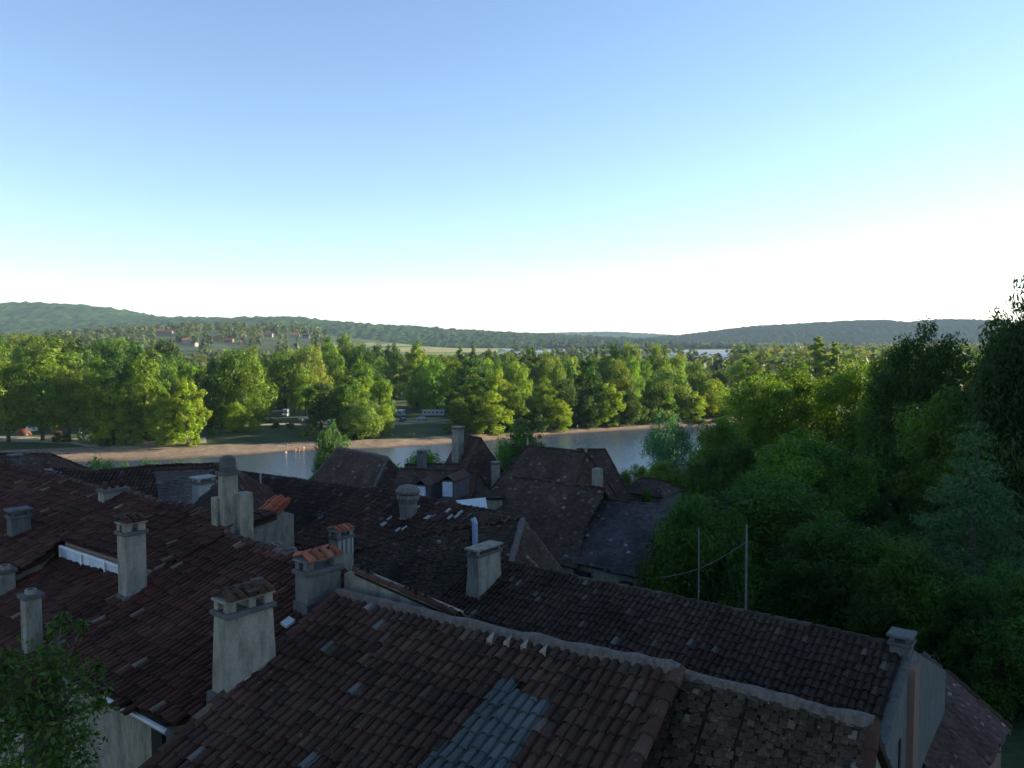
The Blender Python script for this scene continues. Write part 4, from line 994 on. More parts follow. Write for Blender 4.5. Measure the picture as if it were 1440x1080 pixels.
# leaf colour multipliers; the brightest put extra sunlight into the colour of lit trees
YG, MG, DG, OL, BL_, GR = (2.5, 2.25, .95), (1.4, 1.5, .9), (.62, .82, .7), (2.0, 1.9, 1.9), (.8, 1.05, 1.9), (1.85, 1.85, 1.05)
rgt = random.Random(5)
def front(px, top, base, w, shape, col, label, z=3.0, cat='tree', D=None):
    if D is None:
        D = (CH - z) * 1130 / (base - 478)
        for _ in range(8):
            p = at(px, base, D); zz = max(.3, gz(p.x, p.y)); D = .5 * D + .5 * (CH - zz) * 1130 / (base - 478)
    p = at(px, base, D); zz = gz(p.x, p.y); h = CH - (top - 478) * D / 1130 - zz; wd = w * D / 1130 * .86
    pr = FAR[shape]; return place(pr[rgt.randrange(len(pr))], (p.x, p.y, zz - .2), h, wd, label, cat, None, col)
FT = [
 (12, 508, 622, 95, 'stem', GR, 'mid green tree at the far left edge above the gravel path'),
 (60, 500, 620, 90, 'stem', MG, 'broad green tree above the orange tent'),
 (98, 515, 619, 60, 'stem', (1.5, 1.3, .9), 'slim yellowish olive tree left of the closed white parasol'),
 (136, 520, 621, 75, 'round', MG, 'rounded dark green tree just right of the closed white parasol'),
 (160, 545, 626, 55, 'tall', YG, 'low bright tree overhanging the path left of the tallest leafy one'),
 (205, 495, 622, 75, 'tall', GR, 'tallest pale leafy tree of the left riverside clump'),
 (232, 548, 627, 55, 'tall', YG, 'bright yellow-green young tree, second from the right end of the left clump'),
 (264, 530, 628, 62, 'tall', YG, 'bright young tree at the right end of the left riverside clump'),
 (185, 560, 627, 50, 'tall', GR, 'small tree with drooping low branches in the left clump'),
 (312, 505, 600, 75, 'round', DG, 'dark tree immediately left of the big sunlit oak'),
 (340, 490, 600, 95, 'round', MG, 'big sunlit oak left of the campsite clearing'),
 (332, 566, 607, 38, 'round', YG, 'small yellow-green tree on the bank below the big sunlit oak'),
 (357, 588, 609, 20, 'round', YG, 'tiny bright bush tree beside the campsite track'),
 (370, 530, 590, 46, 'stem', DG, 'dark rounded tree left of the parked white van'),
 (402, 498, 580, 70, 'stem', MG, 'green tree rising behind the parked white van'),
 (430, 515, 588, 42, 'stem', GR, 'sunlit round crown just right above the white van'),
 (452, 535, 601, 65, 'tall', DG, 'very dark tree right of the white van'),
 (478, 545, 604, 50, 'round', DG, 'dark leafy tree behind the thin bluish tree'),
 (492, 527, 606, 62, 'tall', MG, 'mid green tree left of the pale olive bank tree'),
 (507, 505, 590, 52, 'tall', GR, 'tall sunlit tree above the pale olive bank tree'),
 (512, 562, 614, 62, 'round', OL, 'pale olive willow-like tree on the bank behind the river house'),
 (535, 525, 596, 42, 'tall', GR, 'light green tree left of the campsite cars'),
 (540, 568, 608, 34, 'round', YG, 'bright low tree beside the campsite cars'),
 (586, 528, 578, 44, 'stem', OL, 'grey-green round tree standing over the campsite cars'),
 (588, 480, 560, 48, 'tall', GR, 'tall pointed tree dominating the middle of the far wood'),
 (642, 545, 592, 44, 'tall', DG, 'dark tree right of the campsite cars'),
 (645, 560, 604, 40, 'round', MG, 'soft green tree on the bank right of the cars'),
 (668, 525, 597, 46, 'tall', MG, 'mid green tree left of the twin bright trees'),
 (692, 548, 611, 62, 'tall', YG, 'larger of the twin bright yellow-green trees above the narrow steep roof'),
 (702, 518, 596, 40, 'tall', YG, 'tall yellow-green crown behind the twin bright trees'),
 (672, 590, 608, 26, 'round', OL, 'small pale bush tree at the gravel edge above the tall pale chimney'),
 (722, 540, 604, 48, 'tall', MG, 'green tree between the twin bright trees and the yellow dome tree'),
 (750, 555, 588, 30, 'round', (2.2, 1.7, .9), 'small dome-shaped golden yellow tree'),
 (752, 575, 606, 45, 'round', DG, 'dark low growth under the golden yellow tree'),
 (766, 530, 600, 42, 'tall', GR, 'slender light tree behind the golden yellow tree'),
 (785, 560, 606, 48, 'tall', YG, 'bright tree whose foot touches the right gravel bank'),
 (795, 532, 598, 48, 'round', DG, 'dark olive tree behind the right gravel bank'),
 (826, 556, 601, 48, 'round', DG, 'dark tree left of the lone bright pyramid-shaped tree'),
 (855, 538, 600, 52, 'tall', YG, 'lone bright pyramid-shaped tree on the right gravel bank'),
 (884, 548, 598, 46, 'round', DG, 'dark green tree right of the bright pyramid-shaped tree'),
 (905, 560, 596, 36, 'round', MG, 'low tree at the gravel edge left of the silvery one'),
 (925, 540, 594, 56, 'round', MG, 'green tree beneath the silvery crown'),
 (940, 514, 590, 70, 'round', OL, 'silvery olive crown, the palest tree of the right bank'),
 (972, 548, 592, 48, 'tall', YG, 'bright yellow tree right of the silvery crown'),
 (1000, 534, 586, 55, 'round', YG, 'bright yellow-green tree below the white polytunnels'),
 (1018, 560, 584, 55, 'round', DG, 'brownish dark tree above the last of the gravel'),
 (1050, 500, 575, 60, 'tall', YG, 'bright leafy tree at the left edge of the near dark wood'),
]
for x, t, b, w, sh, c, lab in FT:
    front(x, t, b, w, sh, c, lab)
# second row landmarks with tops on the skyline of the wood
SR = [(410, 466, 14, 'cone', DG, 430), (395, 466, 16, 'cone', DG, 520), (438, 467, 9, 'column', DG, 420), (455, 470, 26, 'tall', GR, 400), (478, 470, 30, 'round', MG, 460),
      (645, 482, 13, 'column', GR, 480), (664, 481, 13, 'column', GR, 480), (745, 486, 42, 'tall', DG, 400), (770, 492, 30, 'round', MG, 430), (795, 489, 26, 'cone', DG, 420), (820, 484, 26, 'cone', DG, 440),
      (842, 480, 26, 'cone', DG, 440), (853, 481, 24, 'cone', DG, 460), (868, 482, 34, 'tall', MG, 430), (890, 483, 36, 'round', GR, 430), (914, 475, 22, 'cone', DG, 430), (930, 484, 40, 'round', MG, 420),
      (960, 498, 40, 'round', GR, 400), (985, 508, 36, 'round', MG, 380), (548, 484, 30, 'round', DG, 480), (525, 484, 30, 'tall', DG, 470), (500, 482, 26, 'round', MG, 470), (715, 495, 34, 'round', MG, 470), (690, 492, 30, 'round', DG, 480)]
for x, t, w, sh, c, D in SR:
    cone = sh in ('cone',)
    front(x, t, 0, w * 1.15, sh, c, {'cone': 'dark pointed conifer standing above the far wood', 'column': 'slim columnar poplar standing above the far wood'}.get(sh, 'tall crown at the top line of the far wood'), D=D)['group'] = {'cone': 'conifers above the far wood', 'column': 'slim poplars above the far wood'}.get(sh, 'tall crowns at the top line of the far wood')
# fill
rgf = random.Random(9); cnt = 0; tries = 0; pts = []
def toppx(px):
    return lerp(px, [0, 60, 150, 235, 250, 300, 330, 390, 430, 520, 600, 700, 760, 900, 960, 1010, 1060, 1440], [470, 470, 472, 474, 504, 515, 505, 492, 478, 486, 496, 502, 500, 498, 512, 520, 505, 495])
while cnt < 225 and tries < 6000:
    tries += 1
    px = rgf.uniform(-60, 1130); D = 265 + 330 * rgf.random() ** 1.1
    if 375 < px < 660 and D < 318: continue
    p = at(px, 500, D)
    if p.y < yfar(p.x) + float(np.interp(p.x, *BW)) + 14: continue
    if any((p.x - a) ** 2 + (p.y - b) ** 2 < (8.0 + D * .006) ** 2 for a, b in pts): continue
    zz = gz(p.x, p.y); lim = CH - (toppx(px) + rgf.uniform(0, 9) - 478) * D / 1130 - zz
    h = min(lim, rgf.uniform(17, 27) if px > 235 else rgf.uniform(22, 34))
    if h < 6: h = rgf.uniform(6, 8)
    pts.append((p.x, p.y)); cnt += 1
    sh = rgf.choice(['round', 'tall', 'tall', 'round', 'round']); c = rgf.choice([MG, MG, GR, GR, DG, DG, YG if px > 600 or px < 300 else MG, OL])
    pr = FAR[sh]; place(pr[rgf.randrange(len(pr))], (p.x, p.y, zz - .2), h, h * rgf.uniform(.5, .75) if h > 10 else h * .9, 'green broadleaf tree in the depth of the wood across the river', 'tree', 'broadleaf trees in the wood across the river', tuple(v * rgf.uniform(.85, 1.15) for v in c))
cnt = 0
while cnt < 55:
    px = rgf.uniform(-30, 1060); D = rgf.uniform(235, 340)
    if 285 < px < 660: 
        if D < 322: continue
    p = at(px, 500, D)
    if p.y < yfar(p.x) + float(np.interp(p.x, *BW)) + 7: continue
    if px < 120 and D < 262: continue
    zz = gz(p.x, p.y); h = rgf.uniform(5, 11); cnt += 1; pr = FAR[rgf.choice(['round', 'tall'])]
    place(pr[rgf.randrange(len(pr))], (p.x, p.y, zz - .2), h, h * rgf.uniform(.7, .95), 'low young tree filling the gaps under the riverside crowns', 'tree', 'young trees under the riverside crowns', rgf.choice([MG, DG, GR, YG]))
# bushes on the far bank
BU = [(440, 600, 612, 16, YG, 'small round bush on the meadow above the bathers'), (425, 603, 614, 18, MG, 'dark bush on the meadow left of the bathers'), (300, 600, 612, 14, MG, 'low bush at the left meadow edge'),
      (388, 592, 602, 16, DG, 'dark bush beside the campsite track'), (408, 593, 603, 16, DG, 'dark clipped bush below the white van'), (640, 598, 608, 40, MG, 'wide bush at the meadow end'), (480, 606, 618, 30, MG, 'leafy bush right behind the thin bluish tree'),
      (985, 588, 596, 34, (1.0, .9, .9), 'grey brown shrub on the stones at the end of the gravel'), (1012, 586, 594, 30, (1.0, .9, .9), 'sparse shrub by the last stones of the gravel'), (150, 612, 628, 24, DG, 'dark bush beside the path under the left trees'), (90, 606, 622, 30, DG, 'dark low bush left of the closed parasol')]
for x, t, b, w, c, lab in BU: front(x, t, b, w, 'bush', c, lab, cat='bush')
# ------------------------------------------------------------------ far woodland masses (too many to count)
VH = [(233, 470, 1500, 26, 12, 5, 5, 'plaster', 'red', 'long orange roofed barn on the rise at the left, the widest far building'), (262, 484, 1050, 12, 8, 6, 20, 'plaster_white', 'red', 'white house with pinkish roof peeking over the wood right of the barn'),
      (274, 488, 1030, 9, 7, 5, -30, 'plaster_white', 'canal', 'small white gabled house touching the white house right of the barn'), (305, 480, 1300, 10, 8, 5, 10, 'plaster', 'red', 'pale cottage half sunk in trees right of the white houses'),
      (322, 482, 1200, 14, 8, 4.5, 0, 'plaster_pink', 'red', 'pinkish farmhouse in the middle of the hamlet trees'), (341, 485, 1100, 8, 7, 4.5, 40, 'plaster', 'red', 'small pink gabled cottage at the right end of the hamlet'),
      (416, 474, 1500, 14, 9, 4, 10, 'plaster_white', 'red', 'pale farm above the dark conifer pair'), (431, 476, 1450, 12, 8, 4, -10, 'plaster_white', 'canal', 'cream house directly right of the pale farm'), (416, 488, 1000, 7, 6, 3.5, 0, 'plaster_white', 'canal', 'tiny white hut below the pale farm'),
      (146, 469, 2000, 14, 9, 5, 0, 'plaster', 'red', 'bright roofed farm at the skyline of the left wood'), (378, 474, 1700, 14, 8, 4.5, 0, 'plaster', 'red', 'faint cream farmhouse left of the pale farm'), (748, 487, 2600, 18, 10, 6, 0, 'plaster_white', 'zinc', 'white barn on the plain above the dark tall tree'), (640, 486, 2800, 14, 10, 6, 0, 'plaster_white', 'canal', 'tiny white farmhouse among hedgerow trees at the foot of the central hills')]
VP = []
for v in VH:
    D = 620.0
    while D < 2600 and at(v[0], v[1], D).z > gz(at(v[0], v[1], D).x, D): D += 10
    VP.append(D)
def woods(name, spec, seed, col):
    rng = np.random.default_rng(seed); Ps = []; Ns = []; Ts = []
    for (px0, px1, D0, D1, n, hmin, hmax) in spec:
        for i in range(n):
            px = rng.uniform(px0, px1); D = rng.uniform(D0, D1); x = (px - 720) / 1130 * D; z = gz(x, D); h = rng.uniform(hmin, hmax)
            if any(abs(px - v[0]) < v[3] * 565 / dv + 5 and dv - 420 < D < dv + 12 for v, dv in zip(VH, VP)): continue
            k = 46; d = rng.normal(size=(k, 3)); d /= np.linalg.norm(d, axis=1, keepdims=True)
            rad = np.array([h * .38, h * .38, h * .5]); p = np.array([x, D, z + h * .5]) + d * rad * rng.uniform(.75, 1.08, (k, 1))
            Ps.append(p); nn = d + rng.normal(size=(k, 3)) * .35; Ns.append(nn / np.linalg.norm(nn, axis=1, keepdims=True))
            g = rng.normal(1, .25) * np.array(col) * np.array([rng.uniform(.8, 1.35), 1, 1]); Ts.append(np.clip(g + rng.normal(size=(k, 1)) * .01, .01, 1))
    P = np.concatenate(Ps); Qd = quads_cloud(P, np.concatenate(Ns), 2.6, rng, 1.3); mb = MB(); mb.batch(Qd, np.array([[0, 1, 2, 3]]), np.concatenate(Ts))
    o = mb.build(name, 'leaf'); tag(o, 'distant mass of woodland and hedgerows on the plain below the hills', 'woodland', kind='stuff'); return o
W1 = [(-100, 1100, 600, 780, 260, 12, 17), (-100, 460, 780, 1300, 620, 9, 15), (-100, 460, 1300, 2400, 700, 12, 20), (430, 720, 760, 1000, 120, 8, 12), (470, 760, 2500, 3200, 160, 12, 22), (600, 1000, 2600, 3300, 160, 12, 22),
      (720, 980, 1100, 1900, 90, 8, 12), (1030, 1450, 380, 620, 240, 12, 22), (1030, 1450, 620, 1400, 400, 14, 24), (960, 1600, 2700, 3100, 160, 12, 18), (240, 330, 620, 900, 90, 8, 14)]
woods('far_woodland', W1, 3, (.06, .09, .03))
# ------------------------------------------------------------------ near trees (right side and by the river)
def near(px, top, D, w, shape, col, label, cat='tree', name=None, z=None, v=0):
    p = at(px, 600, D); zz = gz(p.x, p.y) if z is None else z; h = CH - (top - 478) * D / 1130 - zz
    if shape == 'bush' and h > w * D / 1130: shape = 'round'; name = 'bush'
    return place(NEAR[shape][v % len(NEAR[shape])], (p.x, p.y, zz - .3), h, w * D / 1130, label, cat, None, col, name)
near(940, 596, 140, 78, 'willow', (1.1, 1.6, 3.6), 'rounded blue-green willow on the near bank, against the water')
near(735, 602, 105, 100, 'round', (.7, .95, .9), 'dark spreading tree behind the tall hipped roof by the water')
near(465, 592, 118, 62, 'tall', (.8, 1.1, 2.0), 'thin bluish tree rising left of the river house')
for x, t, D, w, c, lab in ((895, 655, 125, 60, MG, 'leafy hedge shrub at the water edge right of the dark steep roof'), (935, 650, 118, 70, MG, 'hedge shrub in front of the blue-green willow'), (985, 645, 115, 80, (.95, 1.1, .8), 'tall hedge shrub at the right end of the riverside hedge'),
                        (205, 651, 100, 70, DG, 'dark shrub at the water edge behind the middle of the left roofs'), (255, 652, 96, 70, DG, 'dark shrub behind the roofs just left of the tall hooded chimney'), (170, 652, 100, 50, DG, 'dark shrub behind the roofs right of the bright green bush'), (300, 655, 92, 50, DG, 'dark shrub behind the hooded chimney'), (910, 688, 72, 40, DG, 'dark shrub in front of the small low cottage'), (132, 650, 75, 110, (.9, 1.3, .6), 'bright green bush behind the left roofs'), (605, 637, 92, 130, (.9, 1.25, .7), 'green vine-like bush behind the short slotted chimney')):
    near(x, t, D, w, 'bush', c, lab, 'bush')
NT = [(1010, 590, 120, 90, 'round', MG, 'green tree between the blue-green willow and the dark wood'),
 (1075, 530, 150, 130, 'round', GR, 'big light green tree above the river bend'),
 (1120, 510, 165, 130, 'tall', MG, 'tall green tree left of the poplars'),
 (1200, 512, 150, 110, 'round', GR, 'light green tree in front of the poplars'),
 (1243, 492, 130, 70, 'tall', MG, 'green crown directly left of the great dark tree'),
 (1300, 466, 105, 160, 'round', (.5, .7, .65), 'great dark tree standing above the shaded clearing'),
 (1462, 402, 75, 200, 'round', (.5, .6, .7), 'darkest tall tree cut by the right edge, reaching above the hills'),
 (1135, 612, 88, 190, 'round', (1.3, 1.7, 1.1), 'wide domed tree with fresh green leaves in the middle of the garden'),
 (1035, 620, 95, 110, 'round', DG, 'dark tree left of the wide domed tree'),
 (1380, 540, 80, 190, 'round', (1.0, 1.2, .8), 'large green tree behind the blue cedar'),
 (1290, 575, 95, 80, 'tall', (.5, .6, .6), 'dark slender tree in the shade below the great dark tree'),
 (1080, 672, 62, 230, 'round', (.75, 1.05, .85), 'broad dark tree in front of the wide domed tree, behind the two poles'),
 (985, 700, 45, 165, 'round', (.6, .85, .75), 'dark tree overlapping the right end of the grey roof'),
 (1180, 730, 52, 190, 'round', (.6, .9, .75), 'dark green tree below the shaded clearing'),
 (1370, 575, 60, 215, 'cone', (.95, 1.2, 4.2), 'blue-grey cedar with a pointed top'),
 (1290, 765, 44, 160, 'round', (.65, .9, .7), 'dark bushy tree behind the grey gable chimney'),
 (1420, 800, 40, 170, 'round', (.65, 1.0, .95), 'dark leafy tree at the right edge below the blue cedar')]
for i, (x, t, D, w, sh, c, lab) in enumerate(NT): near(x, t, D, w, sh, tuple(q * k for q, k in zip(c, (.74, .82, .5))), lab, v=i)
for x, t, D, w in ((1160, 466, 345, 36), (1185, 473, 345, 26)):
    front(x, t, 0, w, 'column', YG, 'taller of the two lit poplars on the skyline of the near wood' if w > 30 else 'shorter of the two lit poplars on the skyline of the near wood', D=D)
# vine covered tree in the bottom left corner
for i, (x, t, D, w) in enumerate(((1235, 700, 82, 60), (1265, 735, 66, 80), (1300, 690, 90, 70), (1225, 655, 100, 60))):  # bushes added to darken the pale ground of the clearing
    near(x, t, D, w, 'bush', (.45, .7, .5), 'dark bush added to darken the shaded clearing left of the blue-grey cedar', 'bush')['group'] = 'bushes added to darken the shaded clearing'
rng = np.random.default_rng(77); vb = empty('climbing_tree', (-5.6, 10.5, gz(-5.6, 10.5)))
tag(vb, 'fresh green leafy tree climbing in front of the left roofs in the bottom corner', 'tree')
Ps, Ns, Ts = [], [], []
sprays = [((60, 960), 95, 13.2), ((20, 985), 80, 12.8), ((95, 985), 80, 13.4), ((40, 1040), 90, 12.8), ((105, 1055), 50, 13.4), ((88, 870), 14, 13.8), ((138, 940), 12, 13.6), ((80, 885), 20, 14.0), ((70, 930), 40, 13.4), ((10, 930), 30, 13.0), ((140, 990), 14, 13.5), ((40, 1090), 110, 12.5), ((-40, 1020), 90, 12.5), ((-40, 960), 50, 12.5), ((115, 880), 14, 14.0)]
for (px, py), rpx, D in sprays:
    c = np.array(at(px, py, D)); r0 = rpx * .85 * D / 1130; k = int(480 * (rpx / 80) ** 1.6) + 40
    d = rng.normal(size=(k, 3)); d /= np.linalg.norm(d, axis=1, keepdims=True)
    p = c + d * r0 * rng.uniform(.1, 1.05, (k, 1)) ** .5 * np.array([1, .9, .85]); nn = d * .4 + rng.normal(size=(k, 3)) * .5 + [0, 0, .5]; nn /= np.linalg.norm(nn, axis=1, keepdims=True)
    Ps.append(p); Ns.append(nn); Ts.append(np.clip(np.array([.05, .1, .016]) * rng.normal(1, .2) + rng.normal(size=(k, 1)) * np.array([.012, .016, .003]), .006, 1))
mb = MB(); mb.batch(quads_cloud(np.concatenate(Ps), np.concatenate(Ns), .062, rng, .9), np.array([[0, 1, 2, 3]]), np.concatenate(Ts)); mb.build('crown', 'leaf', vb)
tb = MB(); b0 = Vector((-7.0, 12.8, gz(-7, 12.8) - .5)); hub = at(60, 1030, 12.9)
tb.tube([b0, b0.lerp(hub, .5) + Vector((.2, 0, 0)), hub], [.16, .12, .08], 8)
for (px, py), rpx, D in sprays: tb.tube([hub, hub.lerp(at(px, py, D), .5) + Vector((0, 0, .1)), at(px, py, D)], [.05, .03, .01], 5)
tb.build('trunk', 'bark', vb)
# ------------------------------------------------------------------ campsite vehicles
def gat(px, py):
    D = 260.0
    for _ in range(20):
        p = at(px, py, D); D = .5 * D + .5 * (CH - max(0, gz(p.x, p.y))) * F / (py - 478)
    p = at(px, py, D); return Vector((p.x, p.y, gz(p.x, p.y)))
def wheel(root, x, y, r=.31):
    w = MB(); w.tube([(x, y - .1, r), (x, y + .1, r)], r, 14); o = w.build('wheel', 'rubber', root)
    h = MB(); h.tube([(x, y - .11, r), (x, y + .11, r)], r * .5, 10); h.build('rim', 'car_silver', o)
def prof(mb, pts, w0, w1=None, mi=0):
    """side profile (x,z) extruded across the width; w per point"""
    n = len(pts); w1 = w1 or w0
    V = [(x, -w0 / 2 if z < 1 else -w1 / 2, z) for x, z in pts] + [(x, w0 / 2 if z < 1 else w1 / 2, z) for x, z in pts]
    mb.add(V, [tuple(range(n))[::-1], tuple(range(n, 2 * n))] + [(i, (i + 1) % n, (i + 1) % n + n, i + n) for i in range(n)], mi=mi)
def car(loc, rz, m, label, name='parked_car'):
    r = empty(name); tag(r, label, 'car')
    b = MB(); prof(b, [(-2.05, .3), (-2.08, .75), (-1.9, .92), (-1.1, .98), (-.45, 1.42), (1.0, 1.45), (1.75, .98), (2.05, .9), (2.08, .35), (1.8, .22), (-1.8, .22)], 1.72, 1.35)
    b.build('body', m, r, bevel=.05)
    g = MB(); prof(g, [(-1.02, 1.0), (-.5, 1.37), (.95, 1.4), (1.55, 1.02)], 1.60, 1.40); o = g.build('window', 'glass', r)
    for x in (-1.3, 1.3):
        for y in (-.8, .8): wheel(r, x, y)
    for y in (-.6, .6):
        h = MB(); h.box((-2.06, y, .6), (.08, .3, .14)); h.build('headlight', 'white_paint', r)
    r.location = loc; r.rotation_euler = (0, 0, R(rz)); return r
def van(loc, rz, label, name='camper_van', m='car_white'):
    r = empty(name); tag(r, label, 'van')
    b = MB(); prof(b, [(-2.6, .35), (-2.65, 1.0), (-2.0, 1.25), (-1.6, 1.7), (-1.7, 2.7), (2.6, 2.75), (2.7, .5), (2.4, .3)], 2.0, 1.95); b.build('body', m, r, bevel=.08)
    g = MB(); prof(g, [(-2.02, 1.28), (-1.66, 1.68), (-1.2, 1.7), (-1.2, 1.28)], 2.03, 2.03); g.box((1.2, -.99, 1.5), (1.1, .08, .6)); g.box((1.2, .99, 1.5), (1.1, .08, .6)); g.build('window', 'glass', r)
    for x in (-1.7, 1.7):
        for y in (-.85, .85): wheel(r, x, y, .35)
    r.location = loc; r.rotation_euler = (0, 0, R(rz)); return r
def caravan(loc, rz, label):
    r = empty('caravan'); tag(r, label, 'caravan')
    b = MB(); prof(b, [(-2.4, .5), (-2.6, 1.3), (-2.2, 2.5), (2.2, 2.55), (2.6, 1.4), (2.4, .5)], 2.2, 2.15); b.build('body', 'car_white', r, bevel=.08)
    g = MB()
    for x in (-1.4, .2, 1.6): g.box((x, -1.09, 1.4), (.8, .06, .55))
    g.box((-2.45, 0, 1.5), (.3, 1.4, .5)); g.build('window', 'glass', r)
    for y in (-1, 1): wheel(r, .2, y * .95, .33)
    t = MB(); t.tube([(-2.4, 0, .5), (-3.5, 0, .45)], .05, 6); t.build('tow_bar', 'car_silver', r)
    r.location = loc; r.rotation_euler = (0, 0, R(rz)); return r
van(gat(402, 586), 95, 'tall white camper van parked end-on under the green tree at the campsite')
car(gat(377, 594), 20, 'car_dark', 'dark car in the shade left of the white camper van')
car(gat(437, 596), 10, 'car_dark', 'dark car under the very dark tree right of the camper van')
car(gat(427, 592), 70, 'car_white', 'small white car beside the dark car at the meadow track')
car(gat(566, 593), 80, 'car_dark', 'dark car facing the river below the white caravan')
caravan(gat(564, 586), 85, 'small white caravan seen end-on behind the dark car facing the river')
car(gat(593, 592), 12, 'car_silver', 'silver grey estate car at the middle of the campsite')
caravan(gat(603, 586), 5, 'long white caravan parked broadside behind the silver estate car')
caravan(gat(620, 586), 8, 'white caravan at the right end of the campsite row')
car(gat(341, 592), 0, 'car_silver', 'pale car half hidden behind the small yellow-green tree')
car(gat(352, 596), 10, 'car_white', 'white car at the left end of the campsite track')
# tent, parasol
def tent(loc, rz, m, label, s=1.0):
    r = empty('tent'); tag(r, label, 'tent'); b = MB(); k = 10; V = []; rows = []
    for j, (y, sc) in enumerate(((-2.0, .35), (-1.6, .8), (-.6, 1.0), (.6, 1.0), (1.6, .8), (2.0, .35))):
        for i in range(k + 1):
            a = math.pi * i / k; V.append((math.cos(a) * 1.5 * sc * s, y * s, math.sin(a) ** .8 * 1.5 * sc * s))
    b.add(V, [(j * (k + 1) + i, j * (k + 1) + i + 1, (j + 1) * (k + 1) + i + 1, (j + 1) * (k + 1) + i) for j in range(5) for i in range(k)]); b.build('canopy', m, r, smooth=True)
    d = MB(); d.add([(-.4 * s, -1.85 * s, 0), (.4 * s, -1.85 * s, 0), (.25 * s, -1.63 * s, 1.0 * s), (-.25 * s, -1.63 * s, 1.0 * s)], [(0, 1, 2, 3)]); d.build('door', 'car_dark', r)
    r.location = loc; r.rotation_euler = (0, 0, R(rz))
tent(gat(33, 612), 60, 'orange', 'orange tent under the trees at the far left', 1.25)
tent(gat(44, 606), 10, 'canvas', 'pale tent behind the orange tent', 1.1)
tent(gat(80, 611), 80, 'orange', 'small rust coloured tent between tree trunks right of the orange tent', .8)
tent(gat(462, 596), 30, 'canvas', 'white tent beside the meadow track right of the dark car', .9)
tent(gat(447, 594), 80, 'canvas', 'low white tent just left of the other tent on the meadow', .7)
pr = empty('closed_parasol', gat(113, 619)); tag(pr, 'tall closed white parasol standing at the edge of the left trees', 'parasol')
pz = pr.location.copy(); m = MB(); m.tube([pz, pz + Z * 4.3], .05, 8); m.build('pole', 'concrete', pr)
m = MB(); m.tube([pz + Z * .7, pz + Z * 1.3, pz + Z * 3.2, pz + Z * 4.2], [.28, .42, .3, .05], 10); m.build('canopy', 'canvas', pr)
# ------------------------------------------------------------------ people on the gravel
def person(loc, rz, pose, top, label, s=1.0):
    """standing / wading / sitting figure grown from a skinned skeleton"""
    if pose == 'sit':
        J = {'pel': (0, 0, .18), 'che': (0, -.1, .52), 'nec': (0, -.06, .7), 'hea': (0, -.03, .84), 'crn': (0, -.03, .94), 'kl': (.14, .42, .42), 'al': (.14, .62, .05), 'fl': (.14, .78, .03), 'kr': (-.14, .4, .44), 'ar': (-.14, .6, .05), 'fr': (-.14, .76, .03),
             'sl': (.18, -.06, .63), 'el': (.26, -.2, .38), 'hl': (.25, -.3, .1), 'sr': (-.18, -.06, .63), 'er': (-.26, .1, .46), 'hr': (-.14, .3, .46)}
    else:
        st = .22 if pose == 'walk' else .04
        J = {'pel': (0, 0, .93), 'che': (0, 0, 1.28), 'nec': (0, .01, 1.5), 'hea': (0, .03, 1.63), 'crn': (0, .03, 1.74), 'kl': (.1, st * .7 + .03, .5), 'al': (.11, st - .08, .08), 'fl': (.12, st + .08, .04), 'kr': (-.1, -st * .4 + .05, .5), 'ar': (-.11, -st - .05, .08), 'fr': (-.12, -st + .1, .04),
             'sl': (.19, 0, 1.43), 'el': (.27, -st, 1.15), 'hl': (.28, -st + .14, .92), 'sr': (-.19, 0, 1.43), 'er': (-.27, st, 1.16), 'hr': (-.28, st + .14, .93)}
        if pose == 'wave': J['er'] = (-.38, .1, 1.32); J['hr'] = (-.4, .25, 1.55)
    E = [('pel', 'che'), ('che', 'nec'), ('nec', 'hea'), ('hea', 'crn'), ('pel', 'kl'), ('kl', 'al'), ('al', 'fl'), ('pel', 'kr'), ('kr', 'ar'), ('ar', 'fr'), ('che', 'sl'), ('sl', 'el'), ('el', 'hl'), ('che', 'sr'), ('sr', 'er'), ('er', 'hr')]
    RAD = {'pel': (.15, .12), 'che': (.17, .12), 'nec': (.055, .055), 'hea': (.09, .1), 'crn': (.06, .07), 'kl': (.065, .065), 'kr': (.065, .065), 'al': (.04, .04), 'ar': (.04, .04), 'fl': (.035, .03), 'fr': (.035, .03), 'sl': (.06, .06), 'sr': (.06, .06), 'el': (.042, .042), 'er': (.042, .042), 'hl': (.03, .03), 'hr': (.03, .03)}
    ks = list(J); me = bpy.data.meshes.new('person'); me.from_pydata([J[k] for k in ks], [(ks.index(a), ks.index(b)) for a, b in E], []); me.materials.append(M['skin'])
    o = bpy.data.objects.new('person', me); COL.objects.link(o)
    sm = o.modifiers.new('skin', 'SKIN'); 
    if not me.skin_vertices:
        me.attributes  # layer is created with the modifier
    sk = me.skin_vertices[0].data if me.skin_vertices else None
    if sk:
        for i, k in enumerate(ks): sk[i].radius = RAD[k]; 
        sk[0].use_root = True
    ss = o.modifiers.new('sub', 'SUBSURF'); ss.levels = 1; ss.render_levels = 1
    tag(o, label, 'person')
    c = MB(); P_ = lambda k: Vector(J[k])
    c.tube([P_('pel') - Vector((0, 0, .1)), P_('pel'), P_('che'), P_('nec') - Vector((0, 0, .06))], [.17, .19, .2, .1], 10) if top != 'skin' else c.tube([P_('pel') - Vector((0, 0, .12)), P_('pel') + Vector((0, 0, .08))], [.18, .19], 10)
    c.build('clothing', top if top != 'skin' else 'cloth_blue', o)
    h = MB(); h.tube([P_('hea') + Vector((0, -.03, -.02)), P_('hea') + Vector((0, -.03, .06)), P_('crn') + Vector((0, -.01, .03))], [.1, .115, .05], 10); h.build('hair', 'hair', o)
    o.location = loc; o.rotation_euler = (0, 0, R(rz)); o.scale = (s, s, s); return o
